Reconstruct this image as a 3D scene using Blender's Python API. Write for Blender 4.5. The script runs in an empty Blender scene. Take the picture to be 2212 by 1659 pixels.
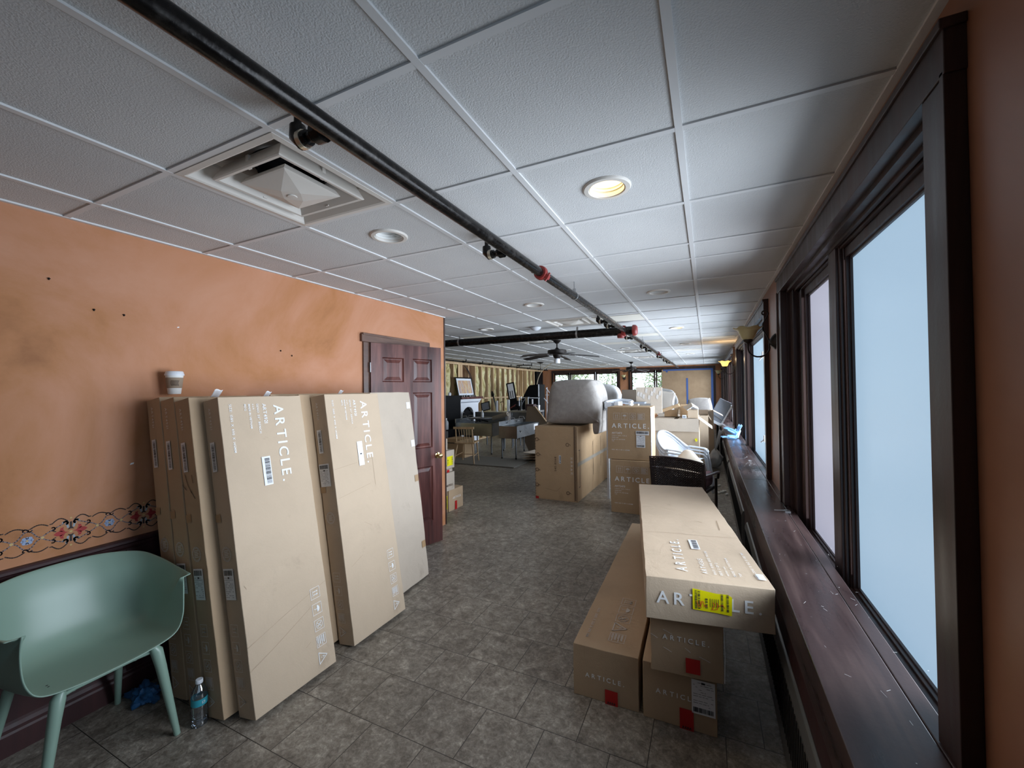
import bpy, bmesh, math, random
from mathutils import Vector, Matrix, noise
S = bpy.context.scene
C = S.collection
random.seed(7)
PI = math.pi

# ---------------------------------------------------------------- camera
EYE = 1.59
def make_camera():
    f, yaw, pitch, roll = 887.13, math.radians(25.396), math.radians(0.786), math.radians(-0.718)
    cy, sy, cp, sp = math.cos(yaw), math.sin(yaw), math.cos(pitch), math.sin(pitch)
    F = Vector((-sy*cp, cy*cp, sp)); r = Vector((cy, sy, 0)); u = r.cross(F)
    c, s = math.cos(roll), math.sin(roll)
    R = c*r + s*u; U = -s*r + c*u
    cd = bpy.data.cameras.new('camera'); cd.sensor_width = 36; cd.sensor_fit = 'HORIZONTAL'
    cd.lens = f*36/2212; cd.clip_start = 0.05; cd.clip_end = 200
    o = bpy.data.objects.new('camera', cd); C.objects.link(o)
    M = Matrix(((R.x, U.x, -F.x, 0), (R.y, U.y, -F.y, 0), (R.z, U.z, -F.z, EYE), (0, 0, 0, 1)))
    o.matrix_world = M; S.camera = o
make_camera()

# ---------------------------------------------------------------- view, sky, daylight
S.view_settings.view_transform = 'Standard'; S.view_settings.look = 'None'
S.view_settings.gamma = 1; S.view_settings.use_curve_mapping = False
S.view_settings.exposure = 0.0
W = bpy.data.worlds.new('world'); S.world = W; W.use_nodes = True
nt = W.node_tree; bg = nt.nodes['Background']
bg.inputs[0].default_value = (0.80, 0.90, 1.0, 1); bg.inputs[1].default_value = 3.0

def daylight(name, loc, rot, sx, sy, power, col=(0.78, 0.88, 1.0), spread=120):
    l = bpy.data.lights.new(name, 'AREA'); l.shape = 'RECTANGLE'; l.size = sx; l.size_y = sy
    l.energy = power; l.color = col; l.spread = math.radians(spread)
    o = bpy.data.objects.new(name, l); C.objects.link(o); o.location = loc; o.rotation_euler = rot
    return o
# daylight through the windows of the right-hand wall (lamps lie in the window planes)
for nm, y0, y1, p in (('daylight_first_window', 1.45, 3.3, 64), ('daylight_second_window', 4.5, 8.2, 145),
                      ('daylight_third_window', 9.3, 13.0, 170), ('daylight_fourth_window', 14.0, 16.8, 120)):
    daylight(nm, (0.575, (y0+y1)/2, 1.45), (0, PI/2, 0), 1.42, y1-y0, p)
# fill lamps added out of view behind the camera
daylight('fill_lamp_near', (0.50, -1.5, 1.45), (0, PI/2, 0), 1.4, 4.0, 3, spread=170)
daylight('fill_lamp_back', (-1.2, -3.9, 1.4), (PI/2, 0, 0), 2.6, 1.6, 0.8, (0.86, 0.92, 1.0), spread=170)

# ---------------------------------------------------------------- materials
MATS = {}
def nd(nt, t, **kw):
    n = nt.nodes.new(t)
    for k, v in kw.items():
        if k.startswith('i_'):
            key = k[2:]; key = int(key) if key.isdigit() else key.replace('_', ' ')
            n.inputs[key].default_value = v
        else: setattr(n, k, v)
    return n
def mk(name, col, rough=0.6, metal=0.0, spec=None, trans=0.0, emit=None, es=1.0, alpha=1.0, ior=None):
    m = bpy.data.materials.new(name); m.use_nodes = True
    b = m.node_tree.nodes['Principled BSDF']
    b.inputs['Base Color'].default_value = (*col, 1); b.inputs['Roughness'].default_value = rough
    b.inputs['Metallic'].default_value = metal
    if spec is not None: b.inputs['Specular IOR Level'].default_value = spec
    if trans: b.inputs['Transmission Weight'].default_value = trans
    if ior: b.inputs['IOR'].default_value = ior
    if emit: b.inputs['Emission Color'].default_value = (*emit, 1); b.inputs['Emission Strength'].default_value = es
    MATS[name] = m
    return m
def vary(m, cols, scale=(5, 5, 5), detail=4, stops=None, dist=0.0, bump=0.0, bscale=None, rough=None, seed=0.0, bdist=0.002):
    """mottle the base colour with noise through a colour ramp; optional bump and roughness variation"""
    nt = m.node_tree; b = nt.nodes['Principled BSDF']; L = nt.links
    tc = nd(nt, 'ShaderNodeTexCoord'); mp = nd(nt, 'ShaderNodeMapping')
    mp.inputs['Scale'].default_value = scale; mp.inputs['Location'].default_value = (seed, seed*0.7, seed*1.3)
    L.new(tc.outputs['Object'], mp.inputs[0])
    n = nd(nt, 'ShaderNodeTexNoise', i_Scale=1.0, i_Detail=detail, i_Roughness=0.6, i_Distortion=dist)
    L.new(mp.outputs[0], n.inputs['Vector'])
    r = nd(nt, 'ShaderNodeValToRGB'); e = r.color_ramp.elements
    stops = stops or [0.3 + 0.4*i/(len(cols)-1) for i in range(len(cols))]
    e[0].position = stops[0]; e[0].color = (*cols[0], 1); e[1].position = stops[-1]; e[1].color = (*cols[-1], 1)
    for c, s in zip(cols[1:-1], stops[1:-1]): x = e.new(s); x.color = (*c, 1)
    L.new(n.outputs[0], r.inputs[0]); L.new(r.outputs[0], b.inputs['Base Color'])
    if rough:
        mr = nd(nt, 'ShaderNodeMapRange', i_1=0.3, i_2=0.7, i_3=rough[0], i_4=rough[1])
        L.new(n.outputs[0], mr.inputs[0]); L.new(mr.outputs[0], b.inputs['Roughness'])
    if bump:
        n2 = nd(nt, 'ShaderNodeTexNoise', i_Scale=bscale or 40.0, i_Detail=3.0)
        L.new(tc.outputs['Object'], n2.inputs['Vector'])
        bp = nd(nt, 'ShaderNodeBump', i_Strength=bump, i_Distance=bdist)
        L.new(n2.outputs[0], bp.inputs['Height']); L.new(bp.outputs[0], b.inputs['Normal'])
    return m

def cardboard(name, base, seed):
    m = mk(name, base, 0.72, spec=0.25)
    a = tuple(c*0.93 for c in base); d = tuple(c*1.05 for c in base); e = tuple(c*0.82 for c in base)
    vary(m, [e, a, base, d], (2.1, 2.1, 2.1), 6, [0.22, 0.36, 0.55, 0.75], 0.4, 0.0, seed=seed)
    nt = m.node_tree; L = nt.links; b = nt.nodes['Principled BSDF']
    tc = nd(nt, 'ShaderNodeTexCoord')
    w = nd(nt, 'ShaderNodeTexNoise', i_Scale=7.0, i_Detail=5.0, i_Roughness=0.55, i_Distortion=0.6)
    L.new(tc.outputs['Object'], w.inputs['Vector'])
    f = nd(nt, 'ShaderNodeTexNoise', i_Scale=160.0, i_Detail=2.0); L.new(tc.outputs['Object'], f.inputs['Vector'])
    sm = nd(nt, 'ShaderNodeTexNoise', i_Scale=4.2, i_Detail=7.0, i_Roughness=0.7, i_Distortion=0.3); L.new(tc.outputs['Object'], sm.inputs['Vector'])
    sr = nd(nt, 'ShaderNodeMapRange', i_1=0.60, i_2=0.74, i_3=0.0, i_4=0.38); L.new(sm.outputs[0], sr.inputs[0])
    old = b.inputs['Base Color'].links[0].from_socket
    mx = nd(nt, 'ShaderNodeMix', data_type='RGBA'); L.new(sr.outputs[0], mx.inputs['Factor']); L.new(old, mx.inputs[6])
    mx.inputs[7].default_value = (base[0]*0.55, base[1]*0.52, base[2]*0.5, 1); L.new(mx.outputs[2], b.inputs['Base Color'])
    ad = nd(nt, 'ShaderNodeMath', operation='MULTIPLY_ADD'); ad.inputs[1].default_value = 0.12
    L.new(f.outputs[0], ad.inputs[0]); L.new(w.outputs[0], ad.inputs[2])
    bp = nd(nt, 'ShaderNodeBump', i_Strength=0.55, i_Distance=0.008)
    L.new(ad.outputs[0], bp.inputs['Height']); L.new(bp.outputs[0], b.inputs['Normal'])
    return m
CB = [cardboard('cardboard_a', (0.54, 0.42, 0.305), 3.0), cardboard('cardboard_b', (0.47, 0.335, 0.215), 9.0),
      cardboard('cardboard_c', (0.44, 0.30, 0.175), 15.0), cardboard('cardboard_grey', (0.50, 0.42, 0.34), 21.0)]
kraft = mk('kraft_tape', (0.36, 0.23, 0.12), 0.35)
ink = mk('white_ink', (0.80, 0.80, 0.80), 0.55)
inkd = mk('brown_ink', (0.09, 0.05, 0.03), 0.6)
paper = mk('label_paper', (0.78, 0.78, 0.80), 0.5)
black = mk('label_black', (0.02, 0.02, 0.025), 0.5)
yellow = mk('yellow_sticker', (0.80, 0.72, 0.0), 0.45)
red = mk('red_tape', (0.45, 0.012, 0.012), 0.4)
redpen = mk('red_marker', (0.55, 0.06, 0.02), 0.5)

def wood(name, cols, scale, rough=(0.3, 0.5), seed=0.0, bump=0.15):
    m = mk(name, cols[1], 0.4); return vary(m, cols, scale, 6, None, 0.5, bump, 60.0, rough, seed)
wd = wood('dark_window_wood', [(0.018, 0.009, 0.008), (0.035, 0.017, 0.014), (0.065, 0.032, 0.025)], (14, 14, 1.2))
wdy = wood('dark_sill_wood', [(0.026, 0.016, 0.016), (0.052, 0.031, 0.030), (0.10, 0.062, 0.056)], (13, 1.3, 13), (0.22, 0.42), 4.0)
wdoor = wood('mahogany_door_wood', [(0.022, 0.007, 0.007), (0.080, 0.022, 0.018), (0.21, 0.075, 0.058)], (9, 9, 0.8), (0.25, 0.45), 8.0)
wcas = wood('casing_wood', [(0.05, 0.026, 0.018), (0.10, 0.05, 0.035), (0.17, 0.09, 0.06)], (9, 1.5, 9), (0.35, 0.5), 2.0)
wains = wood('wainscot_wood', [(0.02, 0.006, 0.007), (0.038, 0.011, 0.012), (0.06, 0.018, 0.018)], (9, 9, 1.0), (0.42, 0.58), 6.0)
pine = wood('pine_stud', [(0.42, 0.27, 0.14), (0.58, 0.40, 0.23), (0.70, 0.52, 0.33)], (10, 10, 1.0), (0.6, 0.8), 5.0)
oak = wood('oak_chair_wood', [(0.32, 0.20, 0.10), (0.42, 0.28, 0.15), (0.52, 0.36, 0.2)], (12, 12, 1.5), (0.45, 0.6), 1.0)
insul = vary(mk('yellow_insulation', (0.5, 0.4, 0.2), 0.95), [(0.20, 0.14, 0.05), (0.44, 0.36, 0.15), (0.62, 0.56, 0.30), (0.72, 0.68, 0.46)], (5, 5, 2.5), 6, [0.3, 0.42, 0.55, 0.7], 1.5, 1.0, 14.0, bdist=0.05)

plaster = mk('orange_plaster', (0.60, 0.25, 0.12), 0.62, spec=0.3)
def plaster_nodes(m):
    nt = m.node_tree; b = nt.nodes['Principled BSDF']; L = nt.links
    tc = nd(nt, 'ShaderNodeTexCoord')
    n = nd(nt, 'ShaderNodeTexNoise', i_Scale=1.15, i_Detail=7.0, i_Roughness=0.62, i_Distortion=1.1)
    L.new(tc.outputs['Object'], n.inputs['Vector'])
    r = nd(nt, 'ShaderNodeValToRGB'); e = r.color_ramp.elements
    e[0].position = 0.28; e[0].color = (0.29, 0.115, 0.042, 1); e[1].position = 0.72; e[1].color = (0.54, 0.27, 0.165, 1)
    x = e.new(0.42); x.color = (0.43, 0.185, 0.075, 1); x = e.new(0.55); x.color = (0.49, 0.225, 0.120, 1)
    L.new(n.outputs[0], r.inputs[0]); L.new(r.outputs[0], b.inputs['Base Color'])
    n2 = nd(nt, 'ShaderNodeTexNoise', i_Scale=6.0, i_Detail=6.0); L.new(tc.outputs['Object'], n2.inputs['Vector'])
    bp = nd(nt, 'ShaderNodeBump', i_Strength=0.25, i_Distance=0.01)
    L.new(n2.outputs[0], bp.inputs['Height']); L.new(bp.outputs[0], b.inputs['Normal'])
plaster_nodes(plaster)
plaster_shaded = vary(mk('shade_browned_plaster', (0.3, 0.13, 0.07), 0.42, spec=0.5), [(0.24, 0.10, 0.052), (0.33, 0.15, 0.085)], (1.3, 1.3, 1.3), 6, None, 0.8, 0.2, 7.0)  # same orange paint, with the right wall's shade put into the colour

def floor_mat():
    m = mk('vinyl_stone_tile', (0.2, 0.18, 0.155), 0.4)
    nt = m.node_tree; b = nt.nodes['Principled BSDF']; L = nt.links
    tc = nd(nt, 'ShaderNodeTexCoord')
    mp = nd(nt, 'ShaderNodeMapping'); s = 1/0.305
    mp.inputs['Scale'].default_value = (s, s, s)
    mp.inputs['Location'].default_value = (-(-1.781-0.305*40)*s, -(1.503-0.305*40)*s, 0)
    L.new(tc.outputs['Object'], mp.inputs[0])
    br = nd(nt, 'ShaderNodeTexBrick', offset=0.5, offset_frequency=2)
    br.inputs['Scale'].default_value = 1; br.inputs['Mortar Size'].default_value = 0.0065; br.inputs['Mortar Smooth'].default_value = 0.3
    br.inputs['Brick Width'].default_value = 1; br.inputs['Row Height'].default_value = 1; br.inputs['Bias'].default_value = 0
    br.inputs['Color1'].default_value = (0.42, 0.42, 0.42, 1); br.inputs['Color2'].default_value = (0.60, 0.60, 0.60, 1)
    br.inputs['Mortar'].default_value = (0.5, 0.5, 0.5, 1)
    L.new(mp.outputs[0], br.inputs['Vector'])
    # per-tile offset of the marbling
    of = nd(nt, 'ShaderNodeVectorMath', operation='SCALE'); of.inputs[3].default_value = 30
    L.new(br.outputs['Color'], of.inputs[0])
    ad = nd(nt, 'ShaderNodeVectorMath', operation='ADD'); L.new(tc.outputs['Object'], ad.inputs[0]); L.new(of.outputs[0], ad.inputs[1])
    n = nd(nt, 'ShaderNodeTexNoise', i_Scale=13.0, i_Detail=12.0, i_Roughness=0.80, i_Distortion=0.5); L.new(ad.outputs[0], n.inputs['Vector'])
    r = nd(nt, 'ShaderNodeValToRGB'); e = r.color_ramp.elements
    e[0].position = 0.27; e[0].color = (0.050, 0.040, 0.032, 1); e[1].position = 0.70; e[1].color = (0.50, 0.44, 0.365, 1)
    x = e.new(0.45); x.color = (0.165, 0.139, 0.112, 1); x = e.new(0.56); x.color = (0.262, 0.232, 0.192, 1)
    nf = nd(nt, 'ShaderNodeTexNoise', i_Scale=46.0, i_Detail=6.0, i_Roughness=0.75, i_Distortion=0.8); L.new(ad.outputs[0], nf.inputs['Vector'])
    nm = nd(nt, 'ShaderNodeMath', operation='MULTIPLY_ADD'); nm.inputs[1].default_value = 0.55; L.new(nf.outputs[0], nm.inputs[0])
    nb = nd(nt, 'ShaderNodeMath', operation='MULTIPLY_ADD'); nb.inputs[1].default_value = 0.85; nb.inputs[2].default_value = -0.20; L.new(n.outputs[0], nb.inputs[0])
    L.new(nb.outputs[0], nm.inputs[2]); L.new(nm.outputs[0], r.inputs[0])
    n3 = nd(nt, 'ShaderNodeTexNoise', i_Scale=1.3, i_Detail=3.0); L.new(tc.outputs['Object'], n3.inputs['Vector'])
    mr = nd(nt, 'ShaderNodeMapRange', i_1=0.3, i_2=0.7, i_3=0.72, i_4=1.2); L.new(n3.outputs[0], mr.inputs[0])
    mu = nd(nt, 'ShaderNodeVectorMath', operation='SCALE'); L.new(r.outputs[0], mu.inputs[0]); L.new(mr.outputs[0], mu.inputs[3])
    mx = nd(nt, 'ShaderNodeMix', data_type='RGBA'); L.new(br.outputs['Fac'], mx.inputs['Factor'])
    L.new(mu.outputs[0], mx.inputs[6]); mx.inputs[7].default_value = (0.022, 0.019, 0.016, 1)
    L.new(mx.outputs[2], b.inputs['Base Color'])
    mr2 = nd(nt, 'ShaderNodeMapRange', i_1=0.3, i_2=0.7, i_3=0.52, i_4=0.30); L.new(n.outputs[0], mr2.inputs[0]); L.new(mr2.outputs[0], b.inputs['Roughness'])
    bp = nd(nt, 'ShaderNodeBump', i_Strength=0.3, i_Distance=0.003); L.new(n.outputs[0], bp.inputs['Height']); L.new(bp.outputs[0], b.inputs['Normal'])
    return m
floorm = floor_mat()
tile = mk('ceiling_tile', (0.60, 0.60, 0.60), 0.9, spec=0.1)
vary(tile, [(0.57, 0.57, 0.57), (0.63, 0.63, 0.625)], (1.2, 1.2, 1.2), 3, None, 0, 0.6, 190.0, bdist=0.004)
tee = mk('ceiling_tee_metal', (0.66, 0.66, 0.66), 0.55)
tilew = mk('cream_ceiling_tile', (0.74, 0.70, 0.62), 0.8)
whitem = mk('white_painted_metal', (0.66, 0.62, 0.57), 0.5)
duct = mk('dark_duct', (0.015, 0.015, 0.017), 0.6)
iron = vary(mk('black_iron_pipe', (0.02, 0.018, 0.017), 0.35, 0.6), [(0.007, 0.006, 0.006), (0.016, 0.014, 0.013), (0.06, 0.055, 0.05)], (22, 22, 22), 5, [0.3, 0.58, 0.8], 0, 0.2, 80, (0.16, 0.36))
zinc = mk('zinc_steel', (0.45, 0.46, 0.47), 0.35, 0.9)
redp = mk('red_coupling_paint', (0.20, 0.022, 0.018), 0.45)
bronze = mk('dark_bronze', (0.018, 0.014, 0.012), 0.4, 0.5)
brass = mk('polished_brass', (0.80, 0.62, 0.28), 0.12, 1.0)
steel = vary(mk('stainless_steel', (0.45, 0.47, 0.50), 0.3, 1.0), [(0.36, 0.38, 0.40), (0.50, 0.53, 0.56)], (3, 3, 3), 3, None, 0, 0, rough=(0.27, 0.33))
steeld = mk('dull_steel', (0.16, 0.17, 0.18), 0.45, 0.7)
blackm = mk('black_paint', (0.005, 0.005, 0.006), 0.6, spec=0.12)
blackg = mk('black_gloss', (0.004, 0.004, 0.005), 0.15)
white = mk('white_plastic', (0.72, 0.75, 0.80), 0.35)
whitep = mk('white_wood_paint', (0.78, 0.81, 0.86), 0.5)
mint = mk('sage_green_plastic', (0.235, 0.345, 0.28), 0.36)
fab = vary(mk('grey_fabric', (0.30, 0.28, 0.265), 0.9), [(0.31, 0.285, 0.265), (0.40, 0.37, 0.345)], (16, 16, 16), 5, None, 0.5, 0.5, 120.0)
fabl = vary(mk('light_grey_fabric', (0.52, 0.52, 0.52), 0.9), [(0.46, 0.46, 0.46), (0.56, 0.56, 0.56)], (16, 16, 16), 4, None, 0.5, 0.3, 120.0)
wick = mk('dark_wicker', (0.020, 0.009, 0.008), 0.45)
beige = mk('beige_plastic', (0.66, 0.58, 0.48), 0.5)
rubber = mk('black_rubber', (0.01, 0.01, 0.01), 0.7)
foam = mk('white_foam', (0.78, 0.78, 0.76), 0.8)
glove = mk('blue_nitrile', (0.20, 0.42, 0.72), 0.5)
gloved = mk('deep_blue_nitrile', (0.02, 0.10, 0.24), 0.5)
navy = mk('dark_blue_plastic', (0.04, 0.09, 0.14), 0.5)
bluet = mk('blue_painters_tape', (0.045, 0.095, 0.27), 0.6)
greyp = mk('grey_laminate', (0.22, 0.24, 0.28), 0.5)
amber = mk('amber_glass_shade', (0.56, 0.50, 0.27), 0.3)
amberlit = mk('lit_amber_glass_shade', (0.9, 0.7, 0.3), 0.4, emit=(1.0, 0.62, 0.16), es=1.5)
bulb = mk('lit_bulb', (1, 1, 1), 0.4, emit=(1.0, 0.80, 0.50), es=9)
cream = mk('cream_reflector', (0.80, 0.72, 0.55), 0.35)
cream2 = mk('dim_lamp_lens', (0.80, 0.80, 0.78), 0.35)
frost = mk('frosted_film_pane', (0.30, 0.38, 0.45), 0.4, emit=(0.42, 0.62, 0.82), es=0.72)
frost2 = mk('pale_frosted_pane', (0.34, 0.36, 0.42), 0.4, emit=(0.50, 0.52, 0.66), es=0.72)
leafm = vary(mk('leaves', (0.2, 0.35, 0.1), 0.8), [(0.10, 0.17, 0.05), (0.25, 0.32, 0.14), (0.50, 0.56, 0.38)], (2, 2, 2), 3)
bark = mk('bark', (0.22, 0.19, 0.17), 0.9)
ground = mk('outside_ground', (0.35, 0.36, 0.30), 0.9)
art = vary(mk('picture_print', (0.5, 0.4, 0.35), 0.4), [(0.20, 0.26, 0.42), (0.55, 0.42, 0.36), (0.45, 0.20, 0.12), (0.70, 0.55, 0.25), (0.60, 0.62, 0.68)], (40, 40, 3), 3, [0.3, 0.42, 0.5, 0.58, 0.7])
vinyl = mk('cloudy_plastic_bag', (0.80, 0.81, 0.82), 0.35, trans=0.15, ior=1.1)
burg = mk('burgundy_fabric', (0.05, 0.012, 0.015), 0.8)

def glass_mat(name, tint=(1, 1, 1), gl=0.08, rough=0.02):
    m = bpy.data.materials.new(name); m.use_nodes = True; nt = m.node_tree; nt.nodes.clear(); L = nt.links
    o = nd(nt, 'ShaderNodeOutputMaterial'); t = nd(nt, 'ShaderNodeBsdfTransparent'); t.inputs[0].default_value = (*tint, 1)
    g = nd(nt, 'ShaderNodeBsdfGlossy'); g.inputs['Roughness'].default_value = rough
    x = nd(nt, 'ShaderNodeMixShader'); x.inputs[0].default_value = gl
    L.new(t.outputs[0], x.inputs[1]); L.new(g.outputs[0], x.inputs[2]); L.new(x.outputs[0], o.inputs[0])
    MATS[name] = m; return m
glass = glass_mat('clear_window_glass', (0.94, 0.97, 0.96), 0.06)
pet = glass_mat('clear_bottle_plastic', (0.80, 0.84, 0.88), 0.28, 0.08)
water = mk('water', (0.9, 0.95, 1.0), 0.05, trans=1.0, ior=1.33)
teal = mk('teal_bottle_label', (0.03, 0.30, 0.38), 0.35)
sleeve = mk('brown_paper_sleeve', (0.32, 0.24, 0.17), 0.8)

# ---------------------------------------------------------------- mesh helpers
def V(*a): return Vector(a)
class MB:
    """collects geometry and links it as one mesh object"""
    def __init__(s): s.v = []; s.f = []; s.m = []; s.mi = 0
    def face(s, pts):
        b = len(s.v); s.v += [Vector(p) for p in pts]; s.f.append(list(range(b, b+len(pts)))); s.m.append(s.mi); return s
    def mesh(s, vs, fs):
        b = len(s.v); s.v += [Vector(p) for p in vs]
        for f in fs: s.f.append([b+i for i in f]); s.m.append(s.mi)
        return s
    def box(s, a, b, M=None):
        x0, y0, z0 = a; x1, y1, z1 = b
        vs = [V(x, y, z) for z in (z0, z1) for y in (y0, y1) for x in (x0, x1)]
        if M: vs = [M @ v for v in vs]
        return s.mesh(vs, [(0, 2, 3, 1), (4, 5, 7, 6), (0, 1, 5, 4), (2, 6, 7, 3), (0, 4, 6, 2), (1, 3, 7, 5)])
    def beam(s, p, q, w, h, up=(0, 0, 1)):
        p, q = Vector(p), Vector(q); d = (q-p); L = d.length; d = d.normalized(); u = Vector(up)
        if abs(d.dot(u)) > 0.99: u = V(0, 1, 0)
        x = d.cross(u).normalized(); y = x.cross(d)
        vs = []
        for t in (0, L):
            for a, b in ((-1, -1), (1, -1), (1, 1), (-1, 1)): vs.append(p+d*t+x*a*w/2+y*b*h/2)
        return s.mesh(vs, [(0, 1, 2, 3), (7, 6, 5, 4), (0, 4, 5, 1), (1, 5, 6, 2), (2, 6, 7, 3), (3, 7, 4, 0)])
    def tube(s, path, r, n=12, cap=True, closed=False):
        P = [Vector(p) for p in path]; k = len(P); R = r if isinstance(r, (list, tuple)) else [r]*k
        vs = []; prev = None
        for i in range(k):
            if closed: d = P[(i+1) % k]-P[i-1]
            else: d = P[min(i+1, k-1)]-P[max(i-1, 0)]
            d = d.normalized()
            if prev is None:
                u = V(0, 0, 1) if abs(d.z) < 0.9 else V(1, 0, 0)
                x = d.cross(u).normalized()
            else: x = (prev-d*prev.dot(d)).normalized()
            prev = x; y = d.cross(x)
            for j in range(n):
                a = 2*PI*j/n; vs.append(P[i]+(x*math.cos(a)+y*math.sin(a))*R[i])
        fs = []
        for i in range(k if closed else k-1):
            for j in range(n):
                a = i*n+j; b = i*n+(j+1) % n; c = ((i+1) % k)*n+(j+1) % n; d2 = ((i+1) % k)*n+j; fs.append((a, b, c, d2))
        if cap and not closed: fs.append(list(range(n))[::-1]); fs.append([(k-1)*n+j for j in range(n)])
        return s.mesh(vs, fs)
    def lathe(s, prof, c=(0, 0, 0), n=24, axis='z', M=None, cap=True):
        vs = []; c = Vector(c); k = len(prof)
        for r, h in prof:
            for j in range(n):
                a = 2*PI*j/n; x, y = r*math.cos(a), r*math.sin(a)
                p = {'z': V(x, y, h), 'y': V(x, h, y), 'x': V(h, x, y)}[axis]
                vs.append((M @ p if M else p)+c)
        fs = [(i*n+j, i*n+(j+1) % n, (i+1)*n+(j+1) % n, (i+1)*n+j) for i in range(k-1) for j in range(n)]
        if cap and prof[0][0] > 1e-5: fs.append(list(range(n))[::-1])
        if cap and prof[-1][0] > 1e-5: fs.append([(k-1)*n+j for j in range(n)])
        return s.mesh(vs, fs)
    def grid(s, fn, nu, nv):
        vs = [fn(i/nu, j/nv) for j in range(nv+1) for i in range(nu+1)]
        fs = [(j*(nu+1)+i, j*(nu+1)+i+1, (j+1)*(nu+1)+i+1, (j+1)*(nu+1)+i) for j in range(nv) for i in range(nu)]
        return s.mesh(vs, fs)
    def prism(s, pts, d, M=None):
        """2-D outline (x,z) extruded along +y by d"""
        n = len(pts); vs = [V(x, 0, z) for x, z in pts]+[V(x, d, z) for x, z in pts]
        if M: vs = [M @ v for v in vs]
        return s.mesh(vs, [list(range(n)), [2*n-1-i for i in range(n)]]+[(i, i+n, (i+1) % n+n, (i+1) % n) for i in range(n)])
    def build(s, name, mats, parent=None, loc=None, smooth=None, weld=False, bevel=0, solid=0, sub=0, kind=None, label=None):
        me = bpy.data.meshes.new(name); me.from_pydata([tuple(v) for v in s.v], [], s.f)
        ms = mats if isinstance(mats, (list, tuple)) else [mats]
        for m in ms: me.materials.append(m)
        if len(ms) > 1:
            for p, i in zip(me.polygons, s.m): p.material_index = min(i, len(ms)-1)
        bm = bmesh.new(); bm.from_mesh(me)
        if weld or sub or smooth or bevel: bmesh.ops.remove_doubles(bm, verts=bm.verts, dist=1e-5)
        bmesh.ops.recalc_face_normals(bm, faces=bm.faces); bm.to_mesh(me); bm.free()
        if smooth:
            for p in me.polygons: p.use_smooth = True
            me.set_sharp_from_angle(angle=math.radians(smooth))
        o = bpy.data.objects.new(name, me); C.objects.link(o)
        if parent: o.parent = parent
        if loc: o.location = loc
        if solid:
            q = o.modifiers.new('solid', 'SOLIDIFY'); q.thickness = solid; q.offset = 0
        if bevel:
            q = o.modifiers.new('bevel', 'BEVEL'); q.width = bevel; q.segments = 2; q.limit_method = 'ANGLE'; q.angle_limit = math.radians(40)
        if sub:
            q = o.modifiers.new('sub', 'SUBSURF'); q.levels = sub; q.render_levels = sub
        if kind: o['kind'] = kind
        if label: o['label'] = label
        return o
def thing(name, label, cat, loc=(0, 0, 0), rz=0, group=None, M=None):
    o = bpy.data.objects.new(name, None); C.objects.link(o); o.empty_display_size = 0.1
    if M is not None: o.matrix_world = M
    else: o.location = loc; o.rotation_euler = (0, 0, rz)
    o['label'] = label; o['category'] = cat
    if group: o['group'] = group
    return o
def tag(o, label, cat, group=None):
    o['label'] = label; o['category'] = cat
    if group: o['group'] = group
    return o
def struct(o):
    o['kind'] = 'structure'; return o
def sroot(name, loc=(0, 0, 0)):
    o = bpy.data.objects.new(name, None); C.objects.link(o); o.location = loc; o['kind'] = 'structure'; return o
def dup(root, loc=None, rz=None, label=None, group=None):
    def cp(o, par):
        c = o.copy(); C.objects.link(c)
        if par: c.parent = par
        for ch in kids.get(o.name, []): cp(ch, c)
        return c
    kids = {}
    for o in list(C.objects):
        if o.parent: kids.setdefault(o.parent.name, []).append(o)
    r = cp(root, None)
    if loc is not None: r.location = loc
    if rz is not None: r.rotation_euler = (0, 0, rz)
    if label: r['label'] = label
    if group: r['group'] = group
    return r

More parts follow.
